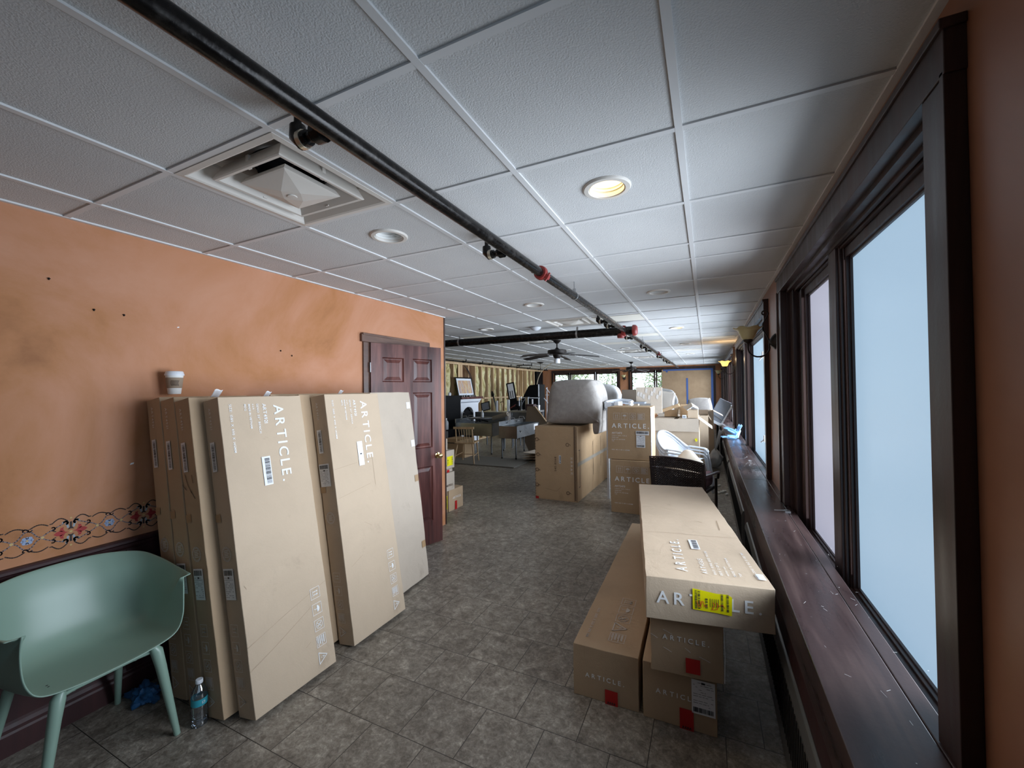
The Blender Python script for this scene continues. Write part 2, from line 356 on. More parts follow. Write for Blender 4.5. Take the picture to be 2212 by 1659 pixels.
# ---------------------------------------------------------------- printed marks and labels
GL = {}
def glyph(ch):
    if ch in GL: return GL[ch]
    cu = bpy.data.curves.new('g', 'FONT'); cu.body = ch; cu.size = 1; cu.resolution_u = 3; cu.offset = 0.012
    o = bpy.data.objects.new('g', cu); C.objects.link(o); bpy.context.view_layer.update()
    me = o.to_mesh(); vs = [(v.co.x, v.co.y) for v in me.vertices]; fs = [tuple(p.vertices) for p in me.polygons]
    o.to_mesh_clear(); bpy.data.objects.remove(o); bpy.data.curves.remove(cu)
    xs = [v[0] for v in vs] or [0]; x0, x1 = min(xs), max(xs)
    GL[ch] = ([(x-x0, y) for x, y in vs], fs, x1-x0); return GL[ch]
class Dec(MB):
    """flat marks in the (a,b) plane of one face"""
    def __init__(s, O, ea, eb, n, eps=0.0016):
        super().__init__(); s.O, s.ea, s.eb, s.n, s.eps = Vector(O), Vector(ea), Vector(eb), Vector(n), eps; s.lay = 1
    def P(s, a, b): return s.O+s.ea*a+s.eb*b+s.n*(s.eps*s.lay)
    def rect(s, a0, b0, a1, b1): return s.face([s.P(a0, b0), s.P(a1, b0), s.P(a1, b1), s.P(a0, b1)])
    def poly(s, pts): return s.face([s.P(*p) for p in pts])
    def line(s, pts, w, closed=False):
        k = len(pts); pts = [Vector(p) for p in pts]
        for i in range(k if closed else k-1):
            p, q = pts[i], pts[(i+1) % k]; d = q-p
            if d.length < 1e-9: continue
            d.normalize(); x = Vector((-d.y, d.x))*w/2; e = d*w*0.3
            s.poly([p-x-e, q-x+e, q+x+e, p+x-e])
        return s
    def frame(s, a0, b0, a1, b1, w):
        s.rect(a0, b0, a1, b0+w); s.rect(a0, b1-w, a1, b1); s.rect(a0, b0+w, a0+w, b1-w); s.rect(a1-w, b0+w, a1, b1-w)
    def arc(s, c, r, a0, a1, w, n=12, sx=1.0):
        s.line([(c[0]+r*sx*math.cos(a0+(a1-a0)*i/n), c[1]+r*math.sin(a0+(a1-a0)*i/n)) for i in range(n+1)], w)
    def disc(s, c, r, n=14, sx=1.0): s.poly([(c[0]+r*sx*math.cos(2*PI*i/n), c[1]+r*math.sin(2*PI*i/n)) for i in range(n)])
    def sub(s, a, b, rot):
        """frame of a rotated sub-sheet: rot in quarter turns"""
        e = [(s.ea, s.eb), (s.eb, -s.ea), (-s.ea, -s.eb), (-s.eb, s.ea)][rot % 4]
        t = Dec(s.O+s.ea*a+s.eb*b, e[0], e[1], s.n, s.eps); t.v, t.f, t.m, t.mi, t.lay = s.v, s.f, s.m, s.mi, s.lay; return t
    def text(s, txt, cap, length=None, wscale=1.0):
        """written from (0,0) along a"""
        k = cap/0.73; gs = [glyph(c) if c != ' ' else ([], [], 0.28) for c in txt]
        tot = sum(g[2] for g in gs)*k*wscale
        tr = ((length-tot)/(len(txt)-1)) if length else 0.12*k
        if length and tr < 0.02*k: ws2 = wscale*(length/(tot+0.06*k*(len(txt)-1))); wscale = ws2; tr = 0.06*k*ws2
        x = 0
        for vs, fs, w in gs:
            if fs: s.mesh([s.P(x+vx*k*wscale, vy*k) for vx, vy in vs], fs)
            x += w*k*wscale+tr
        return s
    def icon(s, kind, z):
        """handling mark in a z by z square at the origin"""
        w = z*0.035
        if kind != 'tri': s.frame(0, 0, z, z, w)
        if kind == 'up':
            for x in (0.36, 0.64):
                s.line([(x*z, 0.30*z), (x*z, 0.72*z)], w*1.6); s.poly([((x-0.1)*z, 0.62*z), ((x+0.1)*z, 0.62*z), (x*z, 0.80*z)])
            s.line([(0.22*z, 0.22*z), (0.78*z, 0.22*z)], w)
        elif kind == 'umb':
            s.poly([((0.5+0.3*math.cos(PI*i/10))*z, (0.5+0.26*math.sin(PI*i/10))*z) for i in range(11)])
            s.line([(0.5*z, 0.5*z), (0.5*z, 0.22*z), (0.42*z, 0.20*z)], w*1.4)
        elif kind == 'hook':
            s.arc((0.5*z, 0.5*z), 0.33*z, 0, 2*PI, w*1.3, 18); s.line([(0.27*z, 0.27*z), (0.73*z, 0.73*z)], w*1.3)
            s.line([(0.35*z, 0.66*z), (0.5*z, 0.55*z), (0.62*z, 0.36*z), (0.55*z, 0.3*z)], w*2.2)
        elif kind == 'txt':
            for i in range(4):
                s.line([(0.1*z, (0.2+0.2*i)*z), ((0.88-0.1*(i % 2))*z, (0.2+0.2*i)*z)], w*1.8)
                s.line([(0.1*z, (0.13+0.2*i)*z), ((0.6+0.1*(i % 2))*z, (0.13+0.2*i)*z)], w*1.2)
        elif kind == 'tri':
            s.line([(0.0, 0.05*z), (z, 0.05*z), (0.5*z, 0.9*z)], w*2.0, closed=True)
            s.line([(0.5*z, 0.25*z), (0.5*z, 0.32*z)], w*1.5); s.line([(0.42*z, 0.42*z), (0.5*z, 0.62*z), (0.58*z, 0.42*z)], w*1.6)
        return s
    def bars(s, a0, b0, a1, b1, along='a', n=26, seed=1):
        rnd = random.Random(seed); L = (a1-a0) if along == 'a' else (b1-b0); x = 0
        for i in range(n):
            w = L/n*(0.25+0.65*rnd.random()); p = L*i/n
            if along == 'a': s.rect(a0+p, b0, a0+p+w, b1)
            else: s.rect(a0, b0+p, a1, b0+p+w)
        return s
# ================================================================ THE ROOM
ZC = 2.46; XL, XR = -2.835, 0.51; YB, YF = -4.0, 17.2; XS = -6.65; YE = 4.09
MB().box((XS-0.3, YB-0.2, -0.1), (XR+0.4, YF+0.3, 0)).build('floor', floorm, kind='structure')

# ceiling: tiles as separate quads with a shallow reveal, holes for lamps, tees below
LAMPS = [(-0.38, 1.79), (-1.605, 1.79), (-1.60, 3.93), (-0.384, 3.95), (-0.386, 6.45), (-2.857, 5.19), (-0.381, 8.9), (-2.85, 8.9), (-1.6, 9.15), (-0.38, 11.6), (-4.1, 6.4)]
DIFF = [(-1.591, 1.18), (-1.591, 5.18), (-2.82, 6.9), (-1.6, 9.9), (-1.6, 12.1), (-3.4, 15.0)]
gx = [-0.071-0.61*k for k in range(-1, 12)]; gx = sorted([x for x in gx if XS < x < XR]+[XS, XR])
rows = [0.8746+0.61*k for k in range(-8, 4)]+[3.03+0.622*k for k in range(0, 23)]
gy = sorted([y for y in rows if YB < y < YF]+[YB, YF])
mb = MB(); CT = ZC+0.007
def near(p, L, x0, x1, y0, y1):
    for q in L:
        if x0 < q[0] < x1 and y0 < q[1] < y1: return q
for i in range(len(gx)-1):
    for j in range(len(gy)-1):
        x0, x1, y0, y1 = gx[i]+0.004, gx[i+1]-0.004, gy[j]+0.004, gy[j+1]-0.004
        if near(None, DIFF, x0, x1, y0, y1): continue
        q = near(None, LAMPS, x0, x1, y0, y1)
        if q:
            n = 32; r = 0.078; out = []
            for k in range(n):
                a = 2*PI*(k+0.5)/n; c, s_ = math.cos(a), math.sin(a)
                t = min(((x1-q[0]) if c > 0 else (x0-q[0]))/c if abs(c) > 1e-6 else 9e9, ((y1-q[1]) if s_ > 0 else (y0-q[1]))/s_ if abs(s_) > 1e-6 else 9e9)
                out.append((V(q[0]+c*t, q[1]+s_*t, CT), V(q[0]+c*r, q[1]+s_*r, CT)))
            for k in range(n):
                a, b = out[k], out[(k+1) % n]; mb.face([a[0], b[0], b[1], a[1]])
            for cx, cy in ((x0, y0), (x1, y0), (x1, y1), (x0, y1)):   # corner fills
                k = min(range(n), key=lambda k: -((cx-q[0])*math.cos(2*PI*(k+1)/n)+(cy-q[1])*math.sin(2*PI*(k+1)/n)))
                mb.face([out[k][0], V(cx, cy, CT), out[(k+1) % n][0]])
        else: mb.face([V(x0, y0, CT), V(x1, y0, CT), V(x1, y1, CT), V(x0, y1, CT)])
ceil = mb.build('ceiling', tile, kind='structure')
mb = MB().box((XS-0.3, YB-0.2, ZC+0.30), (XR+0.4, YF+0.3, ZC+0.36)); mb.build('ceiling_deck', duct, ceil)
mb = MB()
def dcut(lo, hi, segs):
    out = [(lo, hi)]
    for a, b in segs:
        nx = []
        for p, q in out:
            if b <= p or a >= q: nx.append((p, q)); continue
            if a > p: nx.append((p, a))
            if b < q: nx.append((b, q))
        out = nx
    return out
for x in gx[1:-1]: mb.box((x-0.012, YB, ZC), (x+0.012, YF, ZC+0.014))
for y in gy[1:-1]: mb.box((XS, y-0.012, ZC+0.0008), (XR, y+0.012, ZC+0.013))
for a, b in (((XR-0.022, YB, ZC-0.001), (XR, YF, ZC+0.014)), ((XL, YB, ZC-0.001), (XL+0.02, YE, ZC+0.014)), ((XS, YE, ZC-0.001), (XS+0.02, YF, ZC+0.014)), ((XS, YF-0.02, ZC-0.001), (XR, YF, ZC+0.014))): mb.box(a, b)
mb.build('ceiling_grid', tee, ceil)
for (a, b, c, d) in ((-1.28, 5.0, -0.70, 5.45), (-1.29, 6.9, -0.70, 7.2), (-1.89, 7.9, -0.70, 8.2), (-0.06, 7.9, 0.45, 8.2), (-3.7, 5.75, -3.15, 6.1), (-4.3, 8.6, -3.75, 9.1), (-0.66, 10.2, -0.1, 10.6)):
    MB().box((a, b, ZC+0.002), (c, d, ZC+0.006)).build('replacement_tile', tilew, ceil)

# walls
wl = MB().box((XL-0.13, YB, 0.815), (XL, 2.88, ZC+0.3)).box((XL-0.13, YB, 0), (XL, 2.88, 0.815)).box((XL-0.13, 2.88, 2.045), (XL, 3.66, ZC+0.3)).box((XL-0.13, 3.66, 0), (XL, YE, ZC+0.3)).build('wall_left', plaster, kind='structure')
MB().box((XL-0.14, YE-0.01, 0), (XL+0.008, YE+0.012, ZC)).build('trim_1', wd, kind='structure', bevel=0.003)
MB().box((XL-1.6, 2.2, 0), (XL-1.5, 4.09, ZC)).build('wall_closet', plaster, kind='structure')
w = MB().box((XL, YB, 0.0), (XL+0.012, 2.80, 0.80))
for k in range(10):
    y = -3.2+0.62*k; w.box((XL+0.012, y-0.035, 0.1), (XL+0.02, y+0.035, 0.76))
w.build('wainscot_panel', wains, wl)
w = MB(); prof = [(0, 0.765), (0.018, 0.765), (0.022, 0.775), (0.024, 0.79), (0.034, 0.798), (0.034, 0.810), (0.028, 0.818), (0, 0.818)]
w.mesh([V(XL+x, y, z) for y in (YB, 2.80) for x, z in prof], [(i, (i+1) % 8, 8+(i+1) % 8, 8+i) for i in range(8)]+[tuple(range(8)), tuple(range(15, 7, -1))])
w.build('trim_2', wains, kind='structure')
w = MB(); prof = [(0, 0), (0.026, 0), (0.026, 0.09), (0.022, 0.10), (0.022, 0.115), (0.014, 0.130), (0.012, 0.142), (0, 0.142)]
w.mesh([V(XL+x, y, z) for y in (YB, 2.80) for x, z in prof], [(i, (i+1) % 8, 8+(i+1) % 8, 8+i) for i in range(8)]+[tuple(range(8)), tuple(range(15, 7, -1))])
w.build('baseboard_left', wains, kind='structure')
MB().box((XS-0.2, YE-0.13, 0), (XL-0.13, YE, ZC+0.3)).build('wall_side', plaster, kind='structure')
MB().box((XL-0.2, YB-0.2, 0), (XR+0.3, YB, ZC+0.3)).build('wall_back_unseen', wains, kind='structure')  # unseen wall, dark wood chosen to cut light bounced from behind
# small nails, hooks and nicks left on the plaster
for k, (y, z) in enumerate(((0.98, 2.028), (1.10, 2.02), (2.09, 1.87), (2.0, 1.9), (0.82, 2.15))):
    MB().box((XL, y-0.0015, z-0.008), (XL+0.008, y+0.0015, z+0.003)).box((XL, y-0.006, z-0.002), (XL+0.003, y+0.006, z+0.001)).build('nail_hook', blackm, wl)
for y, z, s_ in ((1.352, 1.985, 0.006), (1.135, 1.213, 0.009)):
    MB().face([(XL+0.001, y-s_, z-s_*0.6), (XL+0.001, y+s_*0.8, z-s_*0.3), (XL+0.001, y+s_, z+s_*0.7), (XL+0.001, y-s_*0.6, z+s_*0.5)]).build('paint_chip', paper, wl)
# painted stencil frieze
st = Dec((XL, 0, 0.922), (0, 1, 0), (0, 0, 1), (1, 0, 0), 0.0006)
P0 = 0.288; mats = [mk('stencil_black', (0.03, 0.02, 0.02), 0.7), mk('stencil_grey', (0.20, 0.16, 0.17), 0.7), mk('stencil_blue', (0.27, 0.34, 0.50), 0.7), mk('stencil_red', (0.38, 0.035, 0.035), 0.7), mk('stencil_gold', (0.55, 0.38, 0.16), 0.7), mk('stencil_pale_blue', (0.32, 0.36, 0.40), 0.7)]
def spiral(cx, cy, r0, r1, a0, a1, w, n=10): st.line([(cx+(r0+(r1-r0)*i/n)*math.cos(a0+(a1-a0)*i/n), cy+(r0+(r1-r0)*i/n)*math.sin(a0+(a1-a0)*i/n)) for i in range(n+1)], w)
for k in range(-6, 7):
    c = 0.898+P0*k
    if c > 2.7: continue
    for sg in (1, -1):
        st.mi = 0
        for e in (1, -1):     # outer scallops
            st.line([(c+e*(0.012+0.060*t), sg*(0.054+0.018*math.sin(PI*min(1, t*1.15)))) for t in [i/8 for i in range(9)]], 0.0046)
            st.line([(c+e*(0.078+0.058*t), sg*(0.050+0.012*math.sin(PI*t))) for t in [i/8 for i in range(9)]], 0.0046)
            spiral(c+e*0.062, sg*0.030, 0.009, 0.006, -PI*0.6 if sg > 0 else PI*0.6, PI*0.7 if sg > 0 else -PI*0.7, 0.0048)
            st.line([(c+e*0.052, sg*0.014), (c+e*0.060, sg*0.018)], 0.0042)
        st.poly([(c-0.004, sg*0.048), (c+0.004, sg*0.048), (c+0.0035, sg*0.024), (c+0.012, sg*0.010), (c, sg*0.014), (c-0.012, sg*0.010), (c-0.0035, sg*0.024)])
        st.mi = 5
        for e in (1, -1):
            spiral(c+e*0.018, sg*0.044, 0.010, 0.005, PI/2-e*1.2, PI/2-e*1.2+e*4.2, 0.0085)
            st.line([(c+e*0.012, sg*0.034), (c+e*0.010, sg*0.022)], 0.008)
        st.mi = 1
        for e in (1, -1):     # grey diamond frame round the flower
            st.line([(c+e*(0.026+0.07*t), sg*(0.040*(1-t)**0.8+0.004)) for t in [i/6 for i in range(7)]], 0.0046)
            st.line([(c+e*(P0/2-0.045*t), sg*(0.040-0.036*t+0.006*math.sin(PI*t*2))) for t in [i/6 for i in range(7)]], 0.0046)
            spiral(c+e*(P0/2-0.008), sg*0.046, 0.008, 0.005, 0, e*4.0, 0.0046)
    st.mi = 3
    for e in (1, -1):         # red lilies
        st.poly([(c+e*0.008, 0), (c+e*0.024, 0.005), (c+e*0.034, 0.013), (c+e*0.050, 0.009), (c+e*0.060, 0), (c+e*0.050, -0.009), (c+e*0.034, -0.013), (c+e*0.024, -0.005)])
        for sg in (1, -1): st.poly([(c+e*0.020, sg*0.004), (c+e*0.027, sg*0.018), (c+e*0.024, sg*0.028), (c+e*0.036, sg*0.025), (c+e*0.040, sg*0.010)])
    st.mi = 2; f = c+P0/2
    for q in range(4):
        a = PI/4+q*PI/2; st.disc((f+0.012*math.cos(a), 0.012*math.sin(a)), 0.0085)
        a = q*PI/2; st.disc((f+0.016*math.cos(a), 0.013*math.sin(a)), 0.005)
    st.mi = 4; st.lay = 2
    st.disc((f, 0), 0.004); st.disc((c, 0), 0.0055); st.disc((c, 0.066), 0.0045); st.disc((c, -0.066), 0.0045)
    st.disc((c+0.096, 0), 0.006); st.disc((c-0.096, 0), 0.006); st.lay = 1
st.build('stencil_border', mats, wl)

# casing and open door in the left wall
cs = MB().box((XL-0.002, 2.795, 0), (XL+0.018, 2.88, 2.045)).box((XL-0.002, 3.66, 0), (XL+0.018, 3.74, 2.045)).box((XL-0.002, 2.765, 2.045), (XL+0.030, 3.77, 2.115)).box((XL-0.002, 2.775, 2.105), (XL+0.036, 3.76, 2.125))
cs.build('trim_3', wcas, kind='structure', bevel=0.003)
DW, DH, DT = 0.79, 2.03, 0.035
dr = sroot('door_1', (-2.80, 2.865, 0.012)); dr.rotation_euler = (0, 0, math.atan2(0.745, 0.25))
mb = MB()
# stiles and rails with six raised panels; local x along the door, y = thickness
xs = [0, 0.115, 0.345, 0.445, 0.675, DW]; zs = [0, 0.235, 0.80, 0.99, 1.56, 1.665, 1.90, DH]
for a, b in ((0, 0.115), (0.675, DW)): mb.box((a, 0, 0), (b, DT, DH))
mb.box((0.345, 0, 0.235), (0.445, DT, 1.90))
for a, b in ((0, 0.235), (0.80, 0.99), (1.56, 1.665), (1.90, DH)): mb.box((0.115, 0, a), (0.675, DT, b))
for x0, x1 in ((0.115, 0.345), (0.445, 0.675)):
    for z0, z1 in ((0.235, 0.80), (0.99, 1.56), (1.665, 1.90)):
        for yy, e in ((0, 1), (DT, -1)):
            a, b, d = 0.0, 0.018, 0.045
            r0 = [(x0, z0), (x1, z0), (x1, z1), (x0, z1)]
            r = lambda g, y: [V(x0+g, y, z0+g), V(x1-g, y, z0+g), V(x1-g, y, z1-g), V(x0+g, y, z1-g)]
            L_ = [r(0, yy), r(0.010, yy+e*0.012), r(0.020, yy+e*0.012), r(0.050, yy+e*0.003)]
            for q in range(3):
                for i in range(4): mb.face([L_[q][i], L_[q][(i+1) % 4], L_[q+1][(i+1) % 4], L_[q+1][i]])
            mb.face(L_[3])
mb.build('door_leaf', wdoor, dr)
for y0 in (0, DT):
    k = MB(); sg = -1 if y0 == 0 else 1; c = (0.735, y0, 0.90)
    prof = [(0.001, 0.0), (0.030, 0.0), (0.030, 0.006), (0.012, 0.012), (0.010, 0.030), (0.020, 0.036), (0.027, 0.048), (0.026, 0.060), (0.016, 0.068), (0.001, 0.069)]
    k.lathe([(r, h*sg) for r, h in prof], c, 20, 'y').build('door_knob', brass, dr, smooth=40)
MB().box((DW-0.001, 0.006, 0.86), (DW+0.002, 0.029, 0.94)).build('latch_plate', brass, dr)
for z in (0.25, 1.0, 1.80):
    MB().tube([(-0.006, 0.0, z-0.045), (-0.006, 0.0, z+0.045)], 0.006, 8).box((-0.003, 0.0, z-0.045), (0.0, 0.03, z+0.045)).build('hinge', zinc, dr)

# right wall with window openings, deep shelf, heaters
WIN = [(-3.4, 0.75), (1.305, 3.42), (4.43, 8.32), (9.28, 13.1), (14.0, 16.9)]
ZS, ZH = 0.755, 2.26
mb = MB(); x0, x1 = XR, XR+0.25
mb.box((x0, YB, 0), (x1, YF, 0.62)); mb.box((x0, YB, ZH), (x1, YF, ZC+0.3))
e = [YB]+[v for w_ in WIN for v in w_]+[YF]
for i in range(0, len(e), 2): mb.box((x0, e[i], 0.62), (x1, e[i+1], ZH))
mb.build('wall_right', plaster_shaded, kind='structure')
MB().box((0.292, YB, 0), (XR, YF, ZS-0.033)).build('wall_knee', wains, kind='structure')
sh = MB()
cuts = [YB, 0.9, 4.28, 9.6, 13.6, YF]
for a, b in zip(cuts, cuts[1:]):
    sh.box((0.275, a+0.0015, ZS-0.032), (0.468, b-0.0015, ZS)); sh.box((0.4705, a, ZS-0.032), (XR+0.006, b, ZS-0.0015))
    sh.box((0.275, a+0.0015, ZS-0.15), (0.295, b-0.0015, ZS-0.032))
so = sh.build('window_shelf', wdy, kind='structure', bevel=0.003); so.name = 'trim_4'
wr = Dec((0.275, 0, ZS), (1, 0, 0), (0, 1, 0), (0, 0, 1), 0.0007)
rnd = random.Random(5)
for k in range(150):     # scuffs and paint flecks in the varnish
    y = rnd.uniform(1.2, 9.0)**1.0; x = rnd.uniform(0.01, 0.30)
    if rnd.random() < 0.35: wr.disc((x, y), rnd.uniform(0.0008, 0.003), 6)
    else:
        a = rnd.uniform(0, PI); l = rnd.uniform(0.006, 0.03); wr.line([(x, y), (x+l*math.cos(a)*0.5, y+l*math.sin(a))], rnd.uniform(0.0005, 0.0016))
for k in range(60):  # worn varnish patch, the window's reflection painted in as pale strokes
    y = rnd.gauss(5.0, 0.35); x = rnd.gauss(0.13, 0.03); a = rnd.uniform(0, PI)
    if 0.01 < x < 0.19: wr.line([(x, y), (x+0.012*math.cos(a), y+0.05*math.sin(a)), (x+0.02, y+0.06*math.sin(a))], 0.003)
wr.build('scuffs_and_glints', mk('pale_scuff_glints', (0.75, 0.74, 0.74), 0.25, spec=0.6), so)

def window_right(idx, y0, y1, panes, mx=-0.018, mxs=None):
    rt = sroot('window_%d' % idx, (0, 0, 0))
    m = MB(); cx = XR-0.034; ZB, ZT = 0.66, 2.215
    # face casings with a thicker back band
    m.box((cx, y0-0.095, ZS), (XR+0.005, y0, ZH)); m.box((cx, y1, ZS), (XR+0.005, y1+0.115, ZH))
    m.box((cx-0.004, y0-0.108, ZS), (XR, y0-0.090, ZH+0.01)); m.box((cx-0.010, y1+0.105, ZS), (XR, y1+0.130, ZH+0.01))
    m.box((cx-0.004, y0-0.112, ZH), (XR+0.005, y1+0.13, ZH+0.112)); m.box((cx-0.012, y0-0.118, ZH+0.096), (XR, y1+0.145, ZH+0.118))
    m.build('casing', wd, rt, bevel=0.002)
    m = MB()   # jamb lining and stops
    for a, b in (((XR, y0-0.005, ZB), (0.66, y0+0.012, ZH)), ((XR, y1-0.02, ZB), (0.66, y1+0.005, ZH)), ((XR, y0, ZH-0.02), (0.66, y1, ZH+0.005)),
                 ((XR+0.03, y0+0.02, ZB), (XR+0.045, y0+0.03, ZH)), ((XR+0.03, y1-0.05, ZB), (XR+0.045, y1-0.02, ZH)), ((XR+0.03, y0, ZH-0.035), (XR+0.045, y1, ZH-0.02)), ((XR+0.05, y0, ZT), (0.66, y1, ZH-0.02)), ((XR+0.006, y0, 0.61), (0.66, y1, ZB)), ((XR+0.007, y0, ZB), (XR+0.022, y1, ZB+0.060)), ((XR+0.022, y0, ZB), (XR+0.040, y1, ZB+0.030)), ((XR+0.052, y0, ZB), (XR+0.066, y1, ZB+0.018))): m.box(a, b)
    m.build('jamb', wd, rt)
    for k, (a, b, kind) in enumerate(panes):
        sx = 0.598
        m = MB(); fw = 0.045
        for g, xx in ((0, sx-0.022), (0.018, sx-0.010)):
            f = fw+g*0.6
            m.box((xx, a, ZB), (sx+0.02, a+f, ZT)); m.box((xx, b-f, ZB), (sx+0.02, b, ZT))
            m.box((xx, a+f, ZB), (sx+0.02, b-f, ZB+0.6*f)); m.box((xx, a+f, ZT-f), (sx+0.02, b-f, ZT))
        sf = m.build('sash', wd, rt, bevel=0.002)
        MB().box((sx, a+0.03, ZB+0.015), (sx+0.004, b-0.03, ZT-0.03)).build('pane', frost2 if kind == 'p' else frost, sf)
        if k < len(panes)-1:
            c0, c1 = b, panes[k+1][0]
            if mxs: mx = mxs[k]
            m = MB().box((XR+mx, c0-0.005, ZB if mx > 0 else ZS), (0.64, c1+0.005, ZH-0.02)).box((max(XR+0.008, XR+mx+0.012), c0-0.018, ZB), (XR+0.06, c1+0.018, ZH-0.02)).box((XR+0.06, c0-0.03, ZB), (XR+0.075, c1+0.03, ZH-0.02))
            m.build('mullion', wd, rt, bevel=0.003)
    return rt
w1 = window_right(1, 1.305, 3.42, [(1.32, 2.36, 'b'), (2.47, 3.20, 'p')], mx=0.035)
MB().box((XR+0.02, 3.30, 0.66), (0.66, 3.41, ZH-0.01)).box((XR+0.05, 3.20, 0.66), (0.66, 3.30, ZH-0.01)).build('jamb_filler', wd, w1, bevel=0.002)
w2 = window_right(2, 4.43, 8.32, [(4.45, 4.74, 'b'), (4.995, 6.72, 'b'), (6.86, 8.30, 'b')], mxs=(0.05, -0.018))
window_right(3, 9.28, 13.1, [(9.3, 10.1, 'b'), (10.3, 12.1, 'p'), (12.25, 13.08, 'b')])
window_right(4, 14.0, 16.9, [(14.02, 15.3, 'b'), (15.5, 16.88, 'b')])
window_right(5, -3.4, 0.75, [(-3.38, -1.4, 'b'), (-1.3, 0.73, 'b')])  # unseen window behind the camera, added for its light
for z in (1.93, 1.03):
    MB().box((0.540, 5.10, z-0.035), (0.578, 5.17, z+0.035)).tube([(0.545, 5.13, z), (0.530, 5.20, z-0.04), (0.525, 5.26, z-0.05)], 0.006, 8).build('window_latch', white, w2)
tag(MB().box((0, 0, 0), (0.03, 0.05, 0.012)).tube([(-0.06, 0.02, 0.008), (-0.01, 0.01, 0.014), (0.02, 0.05, 0.010)], 0.004, 8).build('window_crank', zinc, loc=(0.452, 3.22, ZS)), 'small bent metal crank lying in the far corner of the nearest window', 'window crank')

# far wall: two window groups, plaster pier, opening covered by board
mb = MB(); FW1 = (-6.12, -3.32); FW2 = (-2.80, 0.20); y0, y1 = YF, YF+0.2; fz0, fz1 = 0.85, 2.30
mb.box((XS-0.3, y0, 0), (XR+0.3, y1, fz0)); mb.box((XS-0.3, y0, fz1), (XR+0.3, y1, ZC+0.3))
for a, b in ((XS-0.3, FW1[0]), (FW1[1], FW2[0]), (FW2[1], XR+0.3)): mb.box((a, y0, fz0), (b, y1, fz1))
mb.build('wall_far', plaster, kind='structure')
def window_far(idx, a, b, panes):
    rt = sroot('window_%d' % idx, (0, 0, 0)); m = MB(); f = 0.10
    m.box((a-0.09, YF-0.025, fz0-0.08), (a, YF+0.01, fz1)); m.box((b, YF-0.025, fz0-0.08), (b+0.09, YF+0.01, fz1)); m.box((a-0.09, YF-0.03, fz1-0.01), (b+0.09, YF+0.01, fz1+0.10)); m.box((a-0.09, YF-0.05, fz0-0.09), (b+0.09, YF+0.01, fz0))
    m.build('casing', wd, rt)
    for i, (p, q) in enumerate(panes):
        m = MB(); m.box((p, YF+0.04, fz0), (p+0.055, YF+0.10, fz1)); m.box((q-0.055, YF+0.04, fz0), (q, YF+0.10, fz1)); m.box((p, YF+0.04, fz1-0.10), (q, YF+0.10, fz1)); m.box((p, YF+0.04, fz0), (q, YF+0.10, fz0+0.08))
        s_ = m.build('sash', wd, rt); MB().box((p+0.05, YF+0.065, fz0+0.07), (q-0.05, YF+0.071, fz1-0.09)).build('pane', glass, s_)
    return rt
window_far(6, FW1[0], FW1[1], [(-6.12, -5.42), (-5.40, -4.28), (-4.26, -3.32)])
window_far(7, FW2[0], FW2[1], [(-2.80, -1.86), (-1.84, -0.8), (-0.78, 0.2)])
# brown board over the right part of the far windows, with blue tape
bd = MB().box((-1.60, YF-0.060, 0.35), (0.215, YF-0.052, 2.30)).build('covering_board', vary(mk('brown_board', (0.33, 0.22, 0.13), 0.75), [(0.27, 0.175, 0.10), (0.36, 0.245, 0.145)], (3, 3, 3), 5))
tag(bd, 'tall sheet of brown board covering the right end of the far windows', 'board')
d = Dec((0, YF-0.062, 0), (1, 0, 0), (0, 0, 1), (0, -1, 0), 0.002)
d.rect(-1.55, 2.245, 0.215, 2.305); d.rect(0.14, 0.6, 0.215, 2.25); d.rect(-0.72, 0.5, -0.655, 1.95); d.rect(-1.45, 2.19, -1.38, 2.25)
d.build('painters_tape', bluet, bd)

# stud wall with insulation on the far left
sw = MB().box((XS-0.35, YE, 0), (XS-0.16, YF, ZC+0.3)).build('wall_left_far', mk('shade_dark_sheathing', (0.17, 0.085, 0.04), 0.9), kind='structure')  # dark brown paints the shade beside each stud
MB().box((XS-0.16, YE, ZC-0.05), (XS, YF, ZC-0.001)).box((XS-0.16, YE, ZC-0.10), (XS, YF, ZC-0.053)).build('top_plate', pine, sw)
MB().box((XS-0.16, YE, 0), (XS, YF, 0.04)).build('bottom_plate', pine, sw)
yy = 4.3; ks = []
while yy < 17.0: ks.append(yy); yy += 0.412
for i, y in enumerate(ks):
    MB().box((XS-0.15, y-0.019, 0.04), (XS, y+0.019, ZC-0.10)).build('stud', pine, sw)
    if i < len(ks)-1 and not (10.2 < y < 10.9) and y < 16:
        thin = 14.2 < y < 15.2
        rnd = random.Random(i); a, b = y+0.02, y+0.392
        def fn(u, v, a=a, b=b, i=i, thin=thin):
            z = 0.05+v*(ZC-0.16); wob = 0.16*noise.noise(V(i*3.1, z*1.7, 2))+0.10*noise.noise(V(i*1.7, z*6, 5))
            yv = a+u*(b-a)*(0.72+wob if u > 0.5 else 1)  # batt stops short, leaving a dark strip as the stud's side shade
            bul = 0.06*math.sin(PI*min(1, u*1.1))+0.05*noise.noise(V(yv*4, z*2.6, i))+0.025*noise.noise(V(yv*14, z*9, i))
            return V(XS-(0.145 if thin else 0.075)+bul, yv, z)
        MB().grid(fn, 8, 30).build('insulation_batt', insul, sw, smooth=80)
    if i % 2 == 0 and 11.0 < y < 14: pass
MB().box((XS-0.02, 11.0, 1.30), (XS+0.02, 14.7, 1.345)).build('wall_rail', pine, sw)
MB().box((XS-0.1, 16.45, 0), (XS+0.02, YF, ZC-0.1)).build('black_corner_panel', blackm, sw)
MB().box((XS-0.03, 10.32, 1.5), (XS-0.01, 10.55, ZC-0.1)).build('plywood_scrap', pine, sw)

